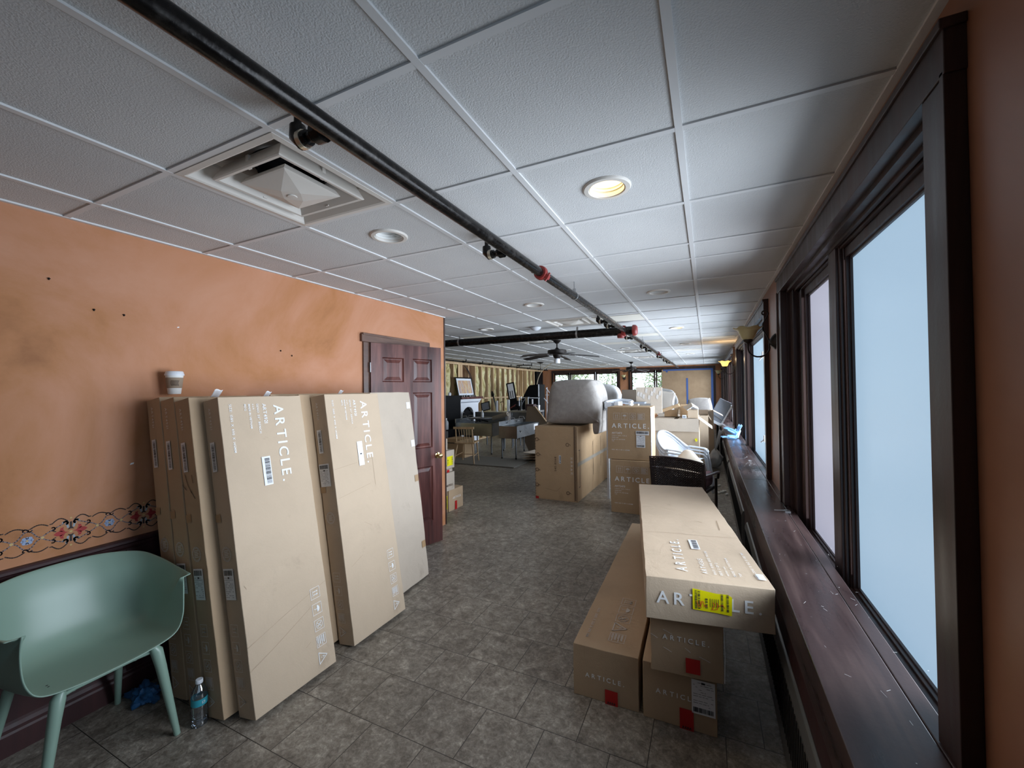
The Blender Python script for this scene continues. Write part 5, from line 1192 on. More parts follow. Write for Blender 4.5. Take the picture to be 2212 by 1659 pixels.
# stack of white plastic garden chairs
def garden_chair(loc, rz, label, mat=white):
    t = thing('garden_chair', label, 'chair', loc, rz, 'stacked white plastic garden chairs')
    def back(u, v):
        a = PI*(1.05-1.10*u); w = 0.235+0.05*v; x = w*math.cos(a); y = 0.02+(0.21+0.05*v)*math.sin(a)
        z = 0.42+v*(0.14+0.24*max(0, math.sin(a))**1.3); return V(x, y, z)
    MB().grid(back, 32, 8).build('chair_back', mat, t, smooth=80, solid=0.0025)
    m = MB()
    def arm(u, v):
        a = PI*(1.05-1.10*u); w = 0.275+0.05*(v-0.5)
        x = w*math.cos(a); y = 0.02+(0.25+0.05*(v-0.5))*math.sin(a); z = 0.56+0.24*max(0, math.sin(a))**1.3+0.006*math.sin(PI*v)
        return V(x, y, z)
    m.grid(arm, 40, 3)
    m.build('top_rail', mat, t, smooth=80, solid=0.012)
    for sx in (-1, 1):
        m = MB().grid(lambda u, v: V(sx*(0.25+0.055*v), 0.0-0.30*u, 0.565+0.01*math.sin(PI*v)-0.012*u*u-(0.22*max(0, u-0.9)*10*0.2)), 12, 3)
        m.build('armrest', mat, t, smooth=80, solid=0.012)
        MB().grid(lambda u, v: V(sx*(0.262+0.05*v)+sx*0.024*math.sin(PI*u), -0.275-0.09*v+0.024*math.cos(PI*u), 0.555*(1-v)), 10, 6).build('leg', mat, t, smooth=80, solid=0.0025)
        MB().grid(lambda u, v: V(sx*(0.20+0.06*v)+sx*0.024*math.sin(PI*u), 0.15+0.13*v+0.026*math.cos(PI*u), 0.42*(1-v)), 10, 6).build('leg', mat, t, smooth=80, solid=0.0025)
    MB().grid(lambda u, v: V((u-0.5)*0.46, 0.20-0.46*v, 0.42-0.01*math.sin(PI*u)), 8, 8).build('seat', mat, t, smooth=80, solid=0.008)
    return t
g0 = garden_chair((-0.40, 6.56, 0.13), math.radians(60), 'topmost white plastic garden chair of the stack by the open cartons')
dup(g0, (-0.407, 6.565, 0.085), math.radians(60), 'middle white plastic garden chair of the stack, one below the top')
dup(g0, (-0.414, 6.57, 0.04), math.radians(60), 'lowest visible white plastic garden chair of the stack')
bc = thing('moulded_chair', 'beige moulded plastic chair with rounded back between the wicker chair and the white chairs', 'chair', (-0.25, 5.97, 0))
def bcf(u, v):
    s_ = 2*u-1; w = 0.205*(1-0.55*max(0, v-0.55)**1.2/0.38); ang = s_*1.25
    return V(w*math.sin(ang)*1.05, 0.05-0.10*math.cos(ang)+0.10+0.05*v, 0.42+0.325*v-0.10*abs(s_)**2.2*v)
MB().grid(bcf, 24, 14).build('chair_back', beige, bc, smooth=80, solid=0.008)
MB().grid(lambda u, v: V((u-0.5)*0.42, 0.10-0.30*v, 0.42+0.02*(2*u-1)**2), 8, 8).build('seat', beige, bc, smooth=80, solid=0.008)
for sx, sy in ((-1, -1), (1, -1), (-1, 1), (1, 1)): MB().tube([(sx*0.15, -0.06+sy*0.10, 0.42), (sx*0.19, -0.06+sy*0.13, 0)], 0.012, 10).build('leg', zinc, bc, smooth=60)
# wicker armchair seen from behind, towards the camera
wk = thing('wicker_chair', 'dark brown wicker chair whose woven back faces the camera behind the flat carton', 'chair', (-0.300, 5.25, 0.0), math.radians(-16))
BW, BH0, BH1 = 0.300, 0.33, 0.70
def wp_(x, z):   # point on the curved back panel
    z2 = z+0.05*(z-0.33)/0.37+0.0; return V(x*(1+0.04*(z-0.33)/0.37), -0.10+0.05*(1-(x/BW)**2)-0.10*(z-0.33), z2+(0.012*(1-(x/BW)**2) if z > 0.6 else 0)-0.012*(x/BW))
m = MB()
for k in range(27):
    x = -BW+0.035+(2*BW-0.07)*k/26; m.tube([wp_(x, 0.335+0.36*j/6)+V(0, 0.002*(-1)**k, 0) for j in range(7)], 0.0042, 5)
m.build('upright_canes', wick, wk)
for grp in range(2):
    m = MB()
    for k in range(grp*15, grp*15+15):
        z = 0.345+0.34*k/29
        m.tube([wp_(-BW+2*BW*i/52, z)+V(0, 0.0048*(1 if (i+k) % 2 else -1) if 3 < i < 49 else 0, 0) for i in range(53)], 0.0072, 5)
    m.build('woven_strands', wick, wk)
m = MB(); m.tube([wp_(-BW, 0.33), wp_(-BW, 0.5), wp_(-BW, 0.70), wp_(-BW*0.5, 0.702), wp_(0, 0.702), wp_(BW*0.5, 0.702), wp_(BW, 0.70), wp_(BW, 0.5), wp_(BW, 0.33)], 0.012, 10)
m.build('back_frame', wick, wk, smooth=60)
for sx in (-1, 1):
    MB().tube([wp_(sx*BW, 0.58), V(sx*0.34, 0.1, 0.60), V(sx*0.33, 0.32, 0.58), V(sx*0.31, 0.36, 0.50)], 0.016, 10).build('armrest', wick, wk, smooth=60)
    MB().tube([(sx*0.285, -0.08, 0.33), (sx*0.27, -0.10, 0.0)], 0.016, 10).build('leg', wick, wk, smooth=60)
    MB().tube([(sx*0.29, 0.36, 0.50), (sx*0.28, 0.38, 0.0)], 0.016, 10).build('leg', wick, wk, smooth=60)
MB().box((-0.28, -0.06, 0.37), (0.28, 0.34, 0.41)).build('seat', wick, wk, bevel=0.008)
kc = thing('folded_cushion', 'burgundy cushion in the wicker chair, an edge showing on its right', 'cushion', (-0.300, 5.25, 0.415), math.radians(-16))
puffy([(0.20, 0.0), (0.20, 0.14), (0.265, 0.14), (0.265, 0.0)], 0.24, 0.02, 9, 0.004).build('cushion_body', burg, kc, loc=(0, 0.06, 0.02), smooth=80)

# packing peanuts
pz = [(1545, 1042), (1557, 1050), (1538, 1060), (1560, 1064), (1570, 1069), (1553, 1066), (1566, 1066)]
xyz = [(0.091, 7.66), (0.150, 7.35), (0.05, 7.10), (0.178, 6.93), (0.235, 6.80), (0.13, 6.85), (0.21, 7.0)]
p0 = None
for k, (x, y) in enumerate(xyz):
    lb = ['white foam peanut farthest back beside the open carton', 'white foam peanut second farthest, by the heater', 'white foam peanut nearest the wicker chair', 'white foam peanut in the nearest clump by the heater', 'white foam peanut closest to the heater', 'white foam peanut at the left of the nearest clump', 'white foam peanut at the back of the nearest clump'][k]
    if p0 is None:
        p0 = MB().tube([(-0.028, 0, 0.016), (-0.022, 0, 0.018), (0, 0.004, 0.018), (0.022, 0, 0.018), (0.028, 0, 0.016)], [0.008, 0.016, 0.015, 0.017, 0.008], 10).build('packing_peanut', foam, smooth=60); o = p0
    else: o = p0.copy(); C.objects.link(o)
    o.location = (x, y, 0); o.rotation_euler = (0, 0, k*1.1); tag(o, lb, 'packing peanut', 'foam packing peanuts on the floor')

# bag and gloves by the shelf
pb = thing('plastic_bag', 'knotted translucent white plastic bag on the floor leaning on the shelf front', 'bag', (0.110, 9.04, 0))
def bag(u, v):
    a = 2*PI*u; r = (0.135*math.sin(PI*min(1, v*1.02)**0.75)**0.8+0.002)*(1 if v < 0.8 else 1); z = 0.40*v; n_ = 0.03*noise.noise(V(math.cos(a)*2, math.sin(a)*2, v*5)); r += n_*math.sin(PI*v)
    return V(r*math.cos(a)+0.02*v, r*math.sin(a)*0.9, max(0, z))
MB().grid(bag, 32, 20).build('bag_body', vinyl, pb, smooth=80)
MB().grid(lambda u, v: V(0.02+0.10*v+0.04*(u-0.5)*(1+v), -0.05-0.1*v, 0.36+0.40*v+0.015*math.sin(9*u)), 8, 10).build('bag_handle', vinyl, pb, smooth=80, solid=0.002)
gl = thing('glove_pile', 'light blue rubber gloves lying on the window shelf beyond the second window', 'gloves', (0.37, 7.55, ZS))
def glove_mb(M, parent, nm):
    m = MB().tube([(0, 0, 0.02), (0.06, 0, 0.03), (0.13, 0, 0.03)], [0.035, 0.040, 0.038], 12)
    for k in range(4):
        a = -0.35+0.22*k; m.tube([(0.12, -0.03+0.02*k, 0.03), (0.17+0.012*math.sin(k*2), (-0.03+0.02*k)+0.05*math.sin(a), 0.035), (0.215+0.01*math.sin(k*2), (-0.03+0.02*k)+0.10*math.sin(a), 0.03)], [0.013, 0.012, 0.008], 8)
    m.tube([(0.04, 0.03, 0.03), (0.09, 0.08, 0.04), (0.12, 0.10, 0.04)], [0.014, 0.012, 0.008], 8)
    m.v = [M @ v for v in m.v]; return m.build(nm, glove, parent, smooth=70)
glove_mb(Matrix.Translation((0.04, -0.10, 0.0)) @ Matrix.Rotation(math.radians(185), 4, 'Z'), gl, 'rubber_glove')
glove_mb(Matrix.Translation((0.06, 0.02, 0.01)) @ Matrix.Rotation(math.radians(-70), 4, 'Y') @ Matrix.Rotation(0.3, 4, 'X'), gl, 'rubber_glove')
glove_mb(Matrix.Translation((0.05, -0.03, 0.05)) @ Matrix.Rotation(math.radians(150), 4, 'Z') @ Matrix.Rotation(math.radians(-25), 4, 'Y'), gl, 'rubber_glove')

# grey chairs and leaning panel at the back right
gc = thing('upholstered_chair', 'grey upholstered chair back in front of the brown board at the far right', 'chair', (-0.18, 11.0, 0))
puffy([(-0.25, 0.95), (-0.25, 1.24), (-0.20, 1.30), (0.0, 1.335), (0.20, 1.325), (0.25, 1.29), (0.255, 0.95)], 0.12, 0.02, 11, 0.003).build('chair_back', fab, gc, smooth=80)
MB().box((-0.25, -0.35, 0.35), (0.25, 0.10, 0.60)).build('seat', fab, gc, bevel=0.02)
for sx, sy in ((-1, -1), (1, -1), (-1, 1), (1, 1)): MB().box((sx*0.21-0.02, -0.13+sy*0.19-0.02, 0), (sx*0.21+0.02, -0.13+sy*0.19+0.02, 0.35)).build('leg', wd, gc)
MB().box((-0.23, 0, 0.5), (0.23, 0.08, 1.0)).build('back_support', fab, gc)
tp = thing('folding_table', 'grey tabletop with white frame leaning steeply by the far right window', 'table', (0.10, 10.3, 0))
Mt = Matrix.Translation((-0.07, 0, 0.90)) @ Matrix.Rotation(math.radians(28), 4, 'Y')
MB().box((0, 0, 0), (0.26, 0.3, 0.5), Mt).build('tabletop', greyp, tp, bevel=0.004)
m = MB(); m.box((0.265, 0, 0.0), (0.30, 0.30, 0.45), Mt); m.box((-0.02, -0.02, -0.06), (0.30, 0.0, 0.0), Mt); m.build('table_frame', white, tp)
MB().beam((-0.02, -0.03, 1.02), (0.22, -0.03, 0.84), 0.012, 0.012).beam((0.02, 0.02, 0.0), (0.02, 0.02, 0.92), 0.03, 0.03).beam((0.14, 0.25, 0.0), (0.14, 0.25, 0.92), 0.03, 0.03).build('table_leg', zinc, tp)
bkx = thing('black_crate', 'black box in the shadow between the far open carton and the window shelf', 'crate', (0.235, 10.98, 0))
MB().box((-0.05, -0.25, 0), (0.05, 0.25, 0.80)).build('crate_body', blackm, bkx, bevel=0.01)
MB().lathe([(0.001, 0), (0.04, 0.01), (0.045, 0.05), (0.001, 0.09)], (0, -0.05, 0.80), 12).build('crate_knob', blackg, bkx, smooth=60)
# ================================================================ LEFT BACKGROUND
# cartons beyond the open door
DG = 'small cartons piled beyond the open door'
def small(label, x, y, z, w, dpt, h, yaw, mat, seed, txt=None, yel=None, redt=None):
    t = carton(label, DG, yawM(x, y, z, yaw), w, dpt, h, mat, seed, 0.003, 'small_carton', crumple=0.006)
    if txt: d = Dec(*face(t, 'front')); d.sub(*txt[0], 0).text('ARTICLE.', 0.028, txt[1]); d.build('printed_lettering', ink if txt[2] else inkd, t)
    if yel:
        d = Dec(*face(t, 'front')); d.lay = 2; d.rect(*yel); d.lay = 3; d.mi = 1; d.bars(yel[2]-0.03, yel[1]+0.01, yel[2]-0.008, yel[3]-0.01, 'b', 14, seed); d.bars(yel[0]+0.01, yel[1]+0.02, yel[0]+0.03, yel[3]-0.03, 'b', 6, seed); d.build('yellow_sticker', [yellow, black], t)
    if redt: d = Dec(*face(t, 'front')); d.lay = 2; d.rect(*redt); d.build('red_tape_patch', red, t)
    return t
H_ = PI/2
small('small carton on the floor beyond the door, rightmost of the pile, white lettering', -3.070, 4.50, 0, 0.345, 0.33, 0.278, H_, 1, 71, ((0.085, 0.150), 0.20, True), None, (0.135, 0.0, 0.185, 0.115))
small('small carton on the floor beyond the door, half hidden, with a yellow sticker', -3.085, 4.14, 0, 0.34, 0.33, 0.278, H_-0.03, 1, 73, None, (0.20, 0.05, 0.325, 0.22))
small('grey-lettered carton in the second layer of the pile beyond the door', -3.050, 4.18, 0.284, 0.43, 0.34, 0.235, H_, 3, 75, ((0.23, 0.06), 0.15, False))
small('thin carton with red tape in the third layer of the pile beyond the door', -3.060, 4.17, 0.525, 0.41, 0.33, 0.040, H_, 3, 77, None, None, (0.27, 0.0, 0.325, 0.035))
small('carton with a big yellow sticker near the door knob, fourth layer of the pile', -3.050, 4.18, 0.571, 0.43, 0.33, 0.235, H_, 3, 79, None, (0.25, 0.04, 0.385, 0.16))
small('narrow grey carton crowning the pile beyond the door', -3.075, 4.16, 0.812, 0.33, 0.30, 0.15, H_, 3, 81)

# spindle-back chair
sc = thing('spindle_chair', 'light oak spindle-back chair standing in the dark area beyond the door', 'chair', (-4.78, 7.75, 0), math.radians(12))
def rod(name, pts, r, mat=oak, n=10, par=None): return MB().tube(pts, r, n).build(name, mat, par or sc, smooth=60)
def scs(u, v):
    x = (u-0.5)*0.46*(1-0.12*v); y = -0.20+0.42*v; return V(x, y, 0.445+0.012*(2*u-1)**2)
MB().grid(scs, 10, 8).build('seat', oak, sc, smooth=60, solid=0.028, bevel=0.004)
rod('back_post', [(-0.19, -0.17, 0.44), (-0.185, -0.24, 0.78)], [0.015, 0.012]); rod('back_post', [(0.19, -0.17, 0.44), (0.185, -0.24, 0.78)], [0.015, 0.012])
for k in range(5): x = -0.115+0.0575*k; rod('spindle', [(x*0.9, -0.165, 0.45), (x, -0.235, 0.77)], 0.0065)
MB().box((-0.235, -0.255, 0.755), (0.235, -0.232, 0.805)).build('crest_rail', oak, sc, bevel=0.006)
for sx in (-1, 1):
    rod('leg', [(sx*0.17, -0.16, 0.44), (sx*0.235, -0.255, 0.0)], [0.018, 0.011]); rod('leg', [(sx*0.16, 0.16, 0.44), (sx*0.19, 0.20, 0.0)], [0.018, 0.011])
    rod('stretcher', [(sx*0.207, -0.215, 0.17), (sx*0.178, 0.185, 0.20)], 0.008)
rod('stretcher', [(-0.193, -0.01, 0.185), (0.193, -0.01, 0.185)], 0.008)

# low board on the floor
tag(MB().box((-5.6, 7.52, 0.002), (-3.55, 8.5, 0.020)).build('floor_board', mk('grimy_board', (0.16, 0.15, 0.135), 0.7)), 'flat grimy board lying on the floor under the steel sinks', 'board')

# stainless bar sinks
def bar_sink(label, x, y, w, dpt, group, zt=0.76, hh=0.27, zbase=0.020):
    t = thing('bar_sink', label, 'sink', (x, y, zbase), 0, group); z1 = zt-zbase; z0 = z1-hh
    m = MB(); m.box((0, 0, z0), (w, 0.006, z1)); m.box((w-0.006, 0, z0), (w, dpt, z1)); m.box((0, 0, z0), (0.006, dpt, z1)); m.box((0, dpt-0.006, z0), (w, dpt, z1)); m.box((0, 0, z0), (w, dpt, z0+0.006))
    m.build('sink_cabinet', steel, t)
    m = MB(); nb = 3; bl = (dpt-0.2)/nb
    m.box((0, 0, z1), (w, 0.06, z1+0.006)); m.box((0, dpt-0.06, z1), (w, dpt, z1+0.006)); m.box((0, 0, z1), (0.06, dpt, z1+0.006)); m.box((w-0.05, 0, z1), (w, dpt, z1+0.006))
    for k in range(nb):
        b = 0.07+k*(bl+0.03); m.box((0.06, b+bl, z1), (w-0.05, b+bl+0.03, z1+0.006)); m.box((0.06, b, z1-0.2), (w-0.05, b+bl, z1-0.195))
    m.build('drainboard', steel, t)
    MB().box((-0.01, -0.0, z1), (0.01, dpt, z1+0.10)).build('splashback', steel, t, bevel=0.004)
    for fx, fy in ((0.05, 0.05), (w-0.05, 0.05), (0.05, dpt-0.05), (w-0.05, dpt-0.05)):
        o = MB().tube([(fx, fy, 0.03), (fx, fy, z0)], 0.017, 12).build('leg', steeld, t, smooth=60)
        MB().lathe([(0.012, 0), (0.020, 0.005), (0.018, 0.035), (0.010, 0.04)], (fx, fy, 0), 12).build('foot', rubber, o, smooth=50)
    f = MB(); 
    for q in (0.35, 0.75):
        b = dpt*q; f.tube([(0.03, b-0.09, z1+0.05), (0.03, b+0.09, z1+0.05)], 0.012, 8).tube([(0.03, b, z1+0.05), (0.06, b, z1+0.16), (0.16, b+0.02, z1+0.16), (0.19, b+0.02, z1+0.10)], 0.009, 8).tube([(0.03, b-0.08, z1+0.05), (0.05, b-0.10, z1+0.10)], 0.008, 8)
        f.build('faucet', zinc, t, smooth=60); f = MB()
    return t, z1
s1_, z1 = bar_sink('stainless steel bar sink on four legs with valve, nearest the large plain carton', -4.30, 8.33, 0.45, 1.35, 'stainless bar sinks')
MB().lathe([(0.001, -0.03), (0.012, -0.03), (0.014, 0.0), (0.03, 0.004), (0.03, 0.012)], (0.45, 0.22, z1-0.12), 14, 'x').tube([(0.475, 0.22, z1-0.12), (0.495, 0.17, z1-0.10)], 0.008, 8).build('drain_valve', zinc, s1_, smooth=60)
strip_ = MB().box((0.4505, 1.0, z1-0.16), (0.452, 1.25, z1-0.02)).build('paper_notice', paper, s1_)
s2_, _ = bar_sink('dull stainless sink unit behind the spindle chair', -5.75, 8.75, 1.05, 0.75, 'stainless bar sinks', 0.765, 0.30)
# steel back counter
ct = thing('steel_counter', 'long stainless counter box with bright end panel behind the sinks', 'counter', (-5.85, 9.9, 0))
MB().box((0, 0, 0.55), (0.93, 0.65, 0.975)).build('counter_body', steeld, ct, bevel=0.004)
MB().box((0.935, 0.0, 0.60), (0.945, 0.65, 0.975)).box((0.0, 0.0, 0.976), (0.945, 0.65, 0.985)).build('bright_panel', steel, ct)
for fx, fy in ((0.04, 0.04), (0.89, 0.04), (0.04, 0.6), (0.89, 0.6)): MB().tube([(fx, fy, 0), (fx, fy, 0.56)], 0.018, 10).build('leg', steeld, ct, smooth=60)
c2_ = thing('steel_worktable', 'stainless worktable with bright rim beside the leaning brown boards', 'table', (-4.85, 10.1, 0))
MB().box((0, 0, 0.97), (0.75, 0.6, 1.02)).build('table_top', steel, c2_, bevel=0.004)
MB().box((0, 0.02, 0.62), (0.60, 0.04, 0.97)).build('apron_panel', steeld, c2_)
for fx, fy in ((0.03, 0.03), (0.72, 0.03), (0.03, 0.57), (0.72, 0.57)): MB().tube([(fx, fy, 0), (fx, fy, 0.97)], 0.018, 10).build('leg', steeld, c2_, smooth=60)

# round table upturned on the second sink
rt = thing('round_table', 'small dark round table with tripod base standing on the dull sink unit', 'table', (-5.18, 9.02, 0.788))
MB().lathe([(0.001, 0.085), (0.29, 0.085), (0.30, 0.095), (0.30, 0.105), (0.29, 0.112), (0.001, 0.112)], n=36).build('table_top', mk('dark_laminate', (0.06, 0.06, 0.062), 0.4), rt, smooth=40)
MB().tube([(0, 0, 0.0), (0, 0, 0.09)], 0.03, 12).build('column', blackm, rt)
for k in range(3): a = 0.4+2*PI*k/3; MB().tube([(0, 0, 0.05), (0.10*math.cos(a), 0.10*math.sin(a), 0.03), (0.2*math.cos(a), 0.2*math.sin(a), 0.006)], 0.014, 8).build('tripod_foot', blackm, rt, smooth=60)
def jug(x, y, z, s, label):
    t = thing('plastic_bottle', label, 'bottle', (x, y, z))
    MB().lathe([(0.001, 0), (0.045*s, 0), (0.05*s, 0.01*s), (0.05*s, 0.13*s), (0.042*s, 0.165*s), (0.018*s, 0.185*s), (0.018*s, 0.20*s)], n=20).build('bottle_body', mk('cloudy_plastic', (0.42, 0.44, 0.46), 0.4) if 'cloudy_plastic' not in MATS else MATS['cloudy_plastic'], t, smooth=60)
    MB().lathe([(0.021*s, 0.195*s), (0.021*s, 0.225*s), (0.001, 0.228*s)], n=16).build('bottle_cap', white, t, smooth=50)
jug(-5.12, 9.02, 0.902, 0.75, 'cloudy plastic bottle standing on the small round table')
# black cabinet with a framed picture
bk = thing('black_cabinet', 'tall black cabinet against the stud wall beyond the door', 'cabinet', (-6.62, 8.78, 0))
MB().box((0, 0, 0), (0.52, 0.78, 1.42)).build('cabinet_body', blackm, bk, bevel=0.004)
MB().box((-0.01, -0.02, 1.42), (0.54, 0.80, 1.45)).build('cabinet_top', blackm, bk, bevel=0.003)
sh_ = thing('low_shelf', 'low dark shelf unit with a bottle standing on it in front of the black cabinet', 'shelf', (-6.45, 8.35, 0))
MB().box((0, 0, 0), (0.75, 0.4, 0.62)).build('shelf_body', blackm, sh_, bevel=0.004)
MB().box((0, -0.01, 0.40), (0.75, 0.0, 0.60)).build('grey_panel', greyp, sh_)
jug(-5.86, 8.5, 0.62, 1.25, 'large cloudy plastic bottle on the low dark shelf')
for (x, y, r, lb, m_) in ((-6.42, 9.15, 0.06, 'round pale ornament on the black cabinet, nearest the door', beige), (-6.22, 9.2, 0.045, 'tilted white mug-like ornament on the black cabinet', white)):
    t = thing('ornament', lb, 'ornament', (x, y, 1.45))
    MB().lathe([(0.001, 0), (r*0.8, 0.0), (r, r*0.6), (r*0.8, r*1.6), (r*0.4, r*2), (0.001, r*2)], n=16).build('ornament_body', m_, t, smooth=60)
    MB().tube([(r*0.9, 0, r*0.5), (r*1.5, 0, r), (r*0.9, 0, r*1.5)], r*0.12, 8).build('ornament_handle', m_, t, smooth=60)
# mantelpiece
mt = thing('fireplace_mantel', 'white painted fireplace mantel with arched opening and dark wooden top', 'fireplace mantel', (-6.30, 9.82, 0), PI/2)
MB().prism([(0, 0), (0.19, 0), (0.19, 0.88), (0.23, 0.99), (0.31, 1.07), (0.42, 1.10), (0.53, 1.10), (0.64, 1.07), (0.72, 0.99), (0.76, 0.88), (0.76, 0), (1.04, 0), (1.04, 1.20), (0, 1.20)], 0.10).build('mantel_front', whitep, mt)
for k, (z, e) in enumerate(((1.20, 0.02), (1.235, 0.035), (1.27, 0.05), (1.303, 0.065))): MB().box((-e*0.5, -e, z), (1.04+e, 0.10, z+0.028)).build('moulding', whitep, mt)
m = MB()
for k in range(34): m.box((0.02+0.029*k, -0.045, 1.232), (0.035+0.029*k, -0.03, 1.25))
m.build('dentil_strip', greyp, mt)
MB().box((-0.02, -0.10, 1.332), (1.26, 0.26, 1.352)).box((0.0, -0.07, 1.352), (1.22, 0.26, 1.398)).build('mantel_shelf', wdoor, mt, bevel=0.004)
MB().box((0.0, 0.12, 0), (1.04, 0.28, 1.33)).build('mantel_back', blackm, mt)
sk = thing('bar_stool', 'black stool with curved back silhouetted against the white mantel', 'stool', (-6.03, 9.84, 0), PI/3)
MB().prism([(-0.15, 0.78), (-0.14, 0.95), (-0.09, 1.01), (0.09, 1.01), (0.14, 0.95), (0.15, 0.78)], 0.03).build('seat_back', blackm, sk)
MB().tube([(-0.17, 0, 0.75), (-0.16, 0, 0.98), (-0.10, 0, 1.06), (-0.055, 0, 1.07), (-0.055, 0, 1.03)], 0.010, 8).tube([(0.055, 0, 1.0), (0.06, 0, 1.08)], 0.01, 8).build('back_hoop', blackm, sk, smooth=60)
MB().lathe([(0.001, 0.70), (0.13, 0.70), (0.14, 0.74), (0.001, 0.77)], n=24).build('seat', blackm, sk, smooth=50)
for k in range(4): a = PI/4+k*PI/2; MB().tube([(0.10*math.cos(a), 0.10*math.sin(a), 0.71), (0.13*math.cos(a), 0.13*math.sin(a), 0)], 0.012, 8).build('leg', blackm, sk, smooth=60)
def picture(label, M, w, h, mat_w, printm, bord=0.035):
    t = thing('framed_picture', label, 'picture', M=M)
    m = MB()
    for a, b in (((0, 0, 0), (w, 0.03, bord)), ((0, 0, h-bord), (w, 0.03, h)), ((0, 0, bord), (bord, 0.03, h-bord)), ((w-bord, 0, bord), (w, 0.03, h-bord))): m.box(a, b)
    m.build('picture_frame', blackg, t)
    MB().box((bord, 0.012, bord), (w-bord, 0.025, h-bord)).build('mat_board', mat_w, t)
    if printm: MB().box((bord+0.06, 0.009, bord+0.06), (w-bord-0.05, 0.0119, h-bord-0.06)).build('picture_print', printm, t)
    return t
picture('black framed picture with white mat leaning on the mantel top', Matrix.Translation((-6.40, 9.93, 1.408)) @ Matrix.Rotation(math.radians(88), 4, 'Z') @ Matrix.Rotation(math.radians(-12), 4, 'X'), 0.86, 0.575, white, art)
picture('tilted black frame with a pale blank panel leaning on the steel counter', Matrix.Translation((-5.68, 9.98, 0.99)) @ Matrix.Rotation(math.radians(-10), 4, 'X') @ Matrix.Rotation(math.radians(-14), 4, 'Y'), 0.27, 0.24, greyp, None, 0.02)
m = MB(); rnd = random.Random(11)
wt = thing('mantel_clutter', 'tangle of small dark oddments along the mantel top beside the picture', 'oddments', (-6.30, 9.95, 1.400), PI/2)
for k in range(14):
    x = 0.05+0.05*k+rnd.uniform(-.02, .02); r = rnd.uniform(0.012, 0.03)
    m.lathe([(0.001, 0), (r, 0.004), (r, r*1.5), (0.001, r*2)], (x, rnd.uniform(-0.04, 0.04), 0), 10)
m.build('dark_oddments', blackg, wt, smooth=60); wt['kind'] = 'stuff'
# rolled carpet, guitar, posts
rc = thing('paper_roll', 'rolled brown paper lying slanted across the sink unit', 'roll', M=Matrix.Translation((-4.62, 8.80, 0.83)))
MB().tube([(-0.40, 0.60, 0.02), (0.05, 0.55, 0.15)], 0.055, 20).build('paper_tube', mk('roll_paper', (0.24, 0.20, 0.15), 0.8), rc, smooth=50)
MB().tube([(0.048, 0.5502, 0.1494), (0.054, 0.5496, 0.1512)], 0.022, 16).build('roll_core', black, rc, smooth=50)
gt = thing('guitar', 'guitar whose dark headstock and neck stick up in front of the insulation', 'guitar', (-5.45, 10.3, 0.99))
MB().beam((0.08, 0, 0.0), (-0.06, 0.05, 0.42), 0.035, 0.02).build('guitar_neck', blackg, gt)
MB().prism([(-0.035, 0), (-0.045, 0.08), (-0.02, 0.16), (0.02, 0.15), (0.04, 0.06), (0.025, 0)], 0.02, Matrix.Translation((-0.065, 0.04, 0.41)) @ Matrix.Rotation(-0.2, 4, 'Y')).build('headstock', blackg, gt)
m = MB()
for k in range(6): m.lathe([(0.006, 0), (0.009, 0.01)], (-0.10+0.09*(k % 2)-0.006*k, 0.05, 0.43+0.022*k), 6)
m.build('tuning_pegs', zinc, gt)
for k, (x, w, h, mt_, lb) in enumerate(((-5.33, 0.06, 0.30, white, 'white upright panel edge, leftmost behind the steel counter'), (-4.98, 0.07, 0.33, white, 'white upright panel edge in the middle behind the steel counter'), (-4.55, 0.09, 0.36, steel, 'shiny upright steel post on the worktable'), (-4.36, 0.035, 0.30, white, 'thin white upright strip right of the steel post'))):
    o = tag(MB().box((0, 0, 0), (w, 0.03, h)).build('upright_post', mt_, loc=(x, 10.15 if k < 2 else 10.42, 0.986 if k < 2 else 1.021), bevel=0.003), lb, 'post')
for x, lb in ((-5.16, 'short dark turned post with scroll top, left one on the counter'), (-4.66, 'short dark turned post with scroll top, beside the steel post')):
    t = thing('turned_post', lb, 'post', (x, 10.2 if x < -5 else 10.4, 0.986 if x < -5 else 1.021))
    MB().lathe([(0.018, 0), (0.018, 0.18), (0.030, 0.20), (0.012, 0.22), (0.028, 0.25), (0.010, 0.28), (0.010, 0.38)], n=12).build('post_body', pine if x < -5 else steel, t, smooth=50)
    MB().tube([(-0.05, 0, 0.24), (-0.02, 0, 0.28), (0.02, 0, 0.28), (0.05, 0, 0.25)], 0.008, 8).build('scroll', bronze, t, smooth=60)
tl = thing('tool_case', 'dark maroon box among tools on the steel worktable', 'box', (-4.43, 10.15, 1.021)); MB().box((0, 0, 0), (0.24, 0.2, 0.17)).build('case_body', mk('maroon_case', (0.045, 0.02, 0.022), 0.5), tl, bevel=0.01)
MB().box((0.0, -0.001, 0.08), (0.24, 0.0, 0.085)).build('case_seam', black, tl)
pt = thing('paint_pot', 'grey metal pot beside the maroon box on the worktable', 'pot', (-4.17, 10.42, 1.021)); MB().lathe([(0.001, 0), (0.055, 0), (0.06, 0.13), (0.055, 0.13)], n=18).build('pot_body', zinc, pt, smooth=50)
MB().lathe([(0.055, 0.125), (0.064, 0.125), (0.064, 0.135), (0.055, 0.135)], n=18, cap=False).build('pot_rim', zinc, pt, smooth=50)
dr_ = thing('drill', 'red and black power tool lying on the steel counter end', 'power tool', (-4.80, 10.45, 1.025))
MB().tube([(-0.22, -0.1, 0.02), (-0.08, -0.1, 0.10), (0.0, -0.1, 0.13)], [0.012, 0.015, 0.03], 10).build('tool_handle', redp, dr_, smooth=60)
MB().tube([(0.0, -0.1, 0.13), (0.08, -0.1, 0.08), (0.10, -0.1, 0.0)], 0.04, 10).build('tool_head', blackm, dr_, smooth=60)
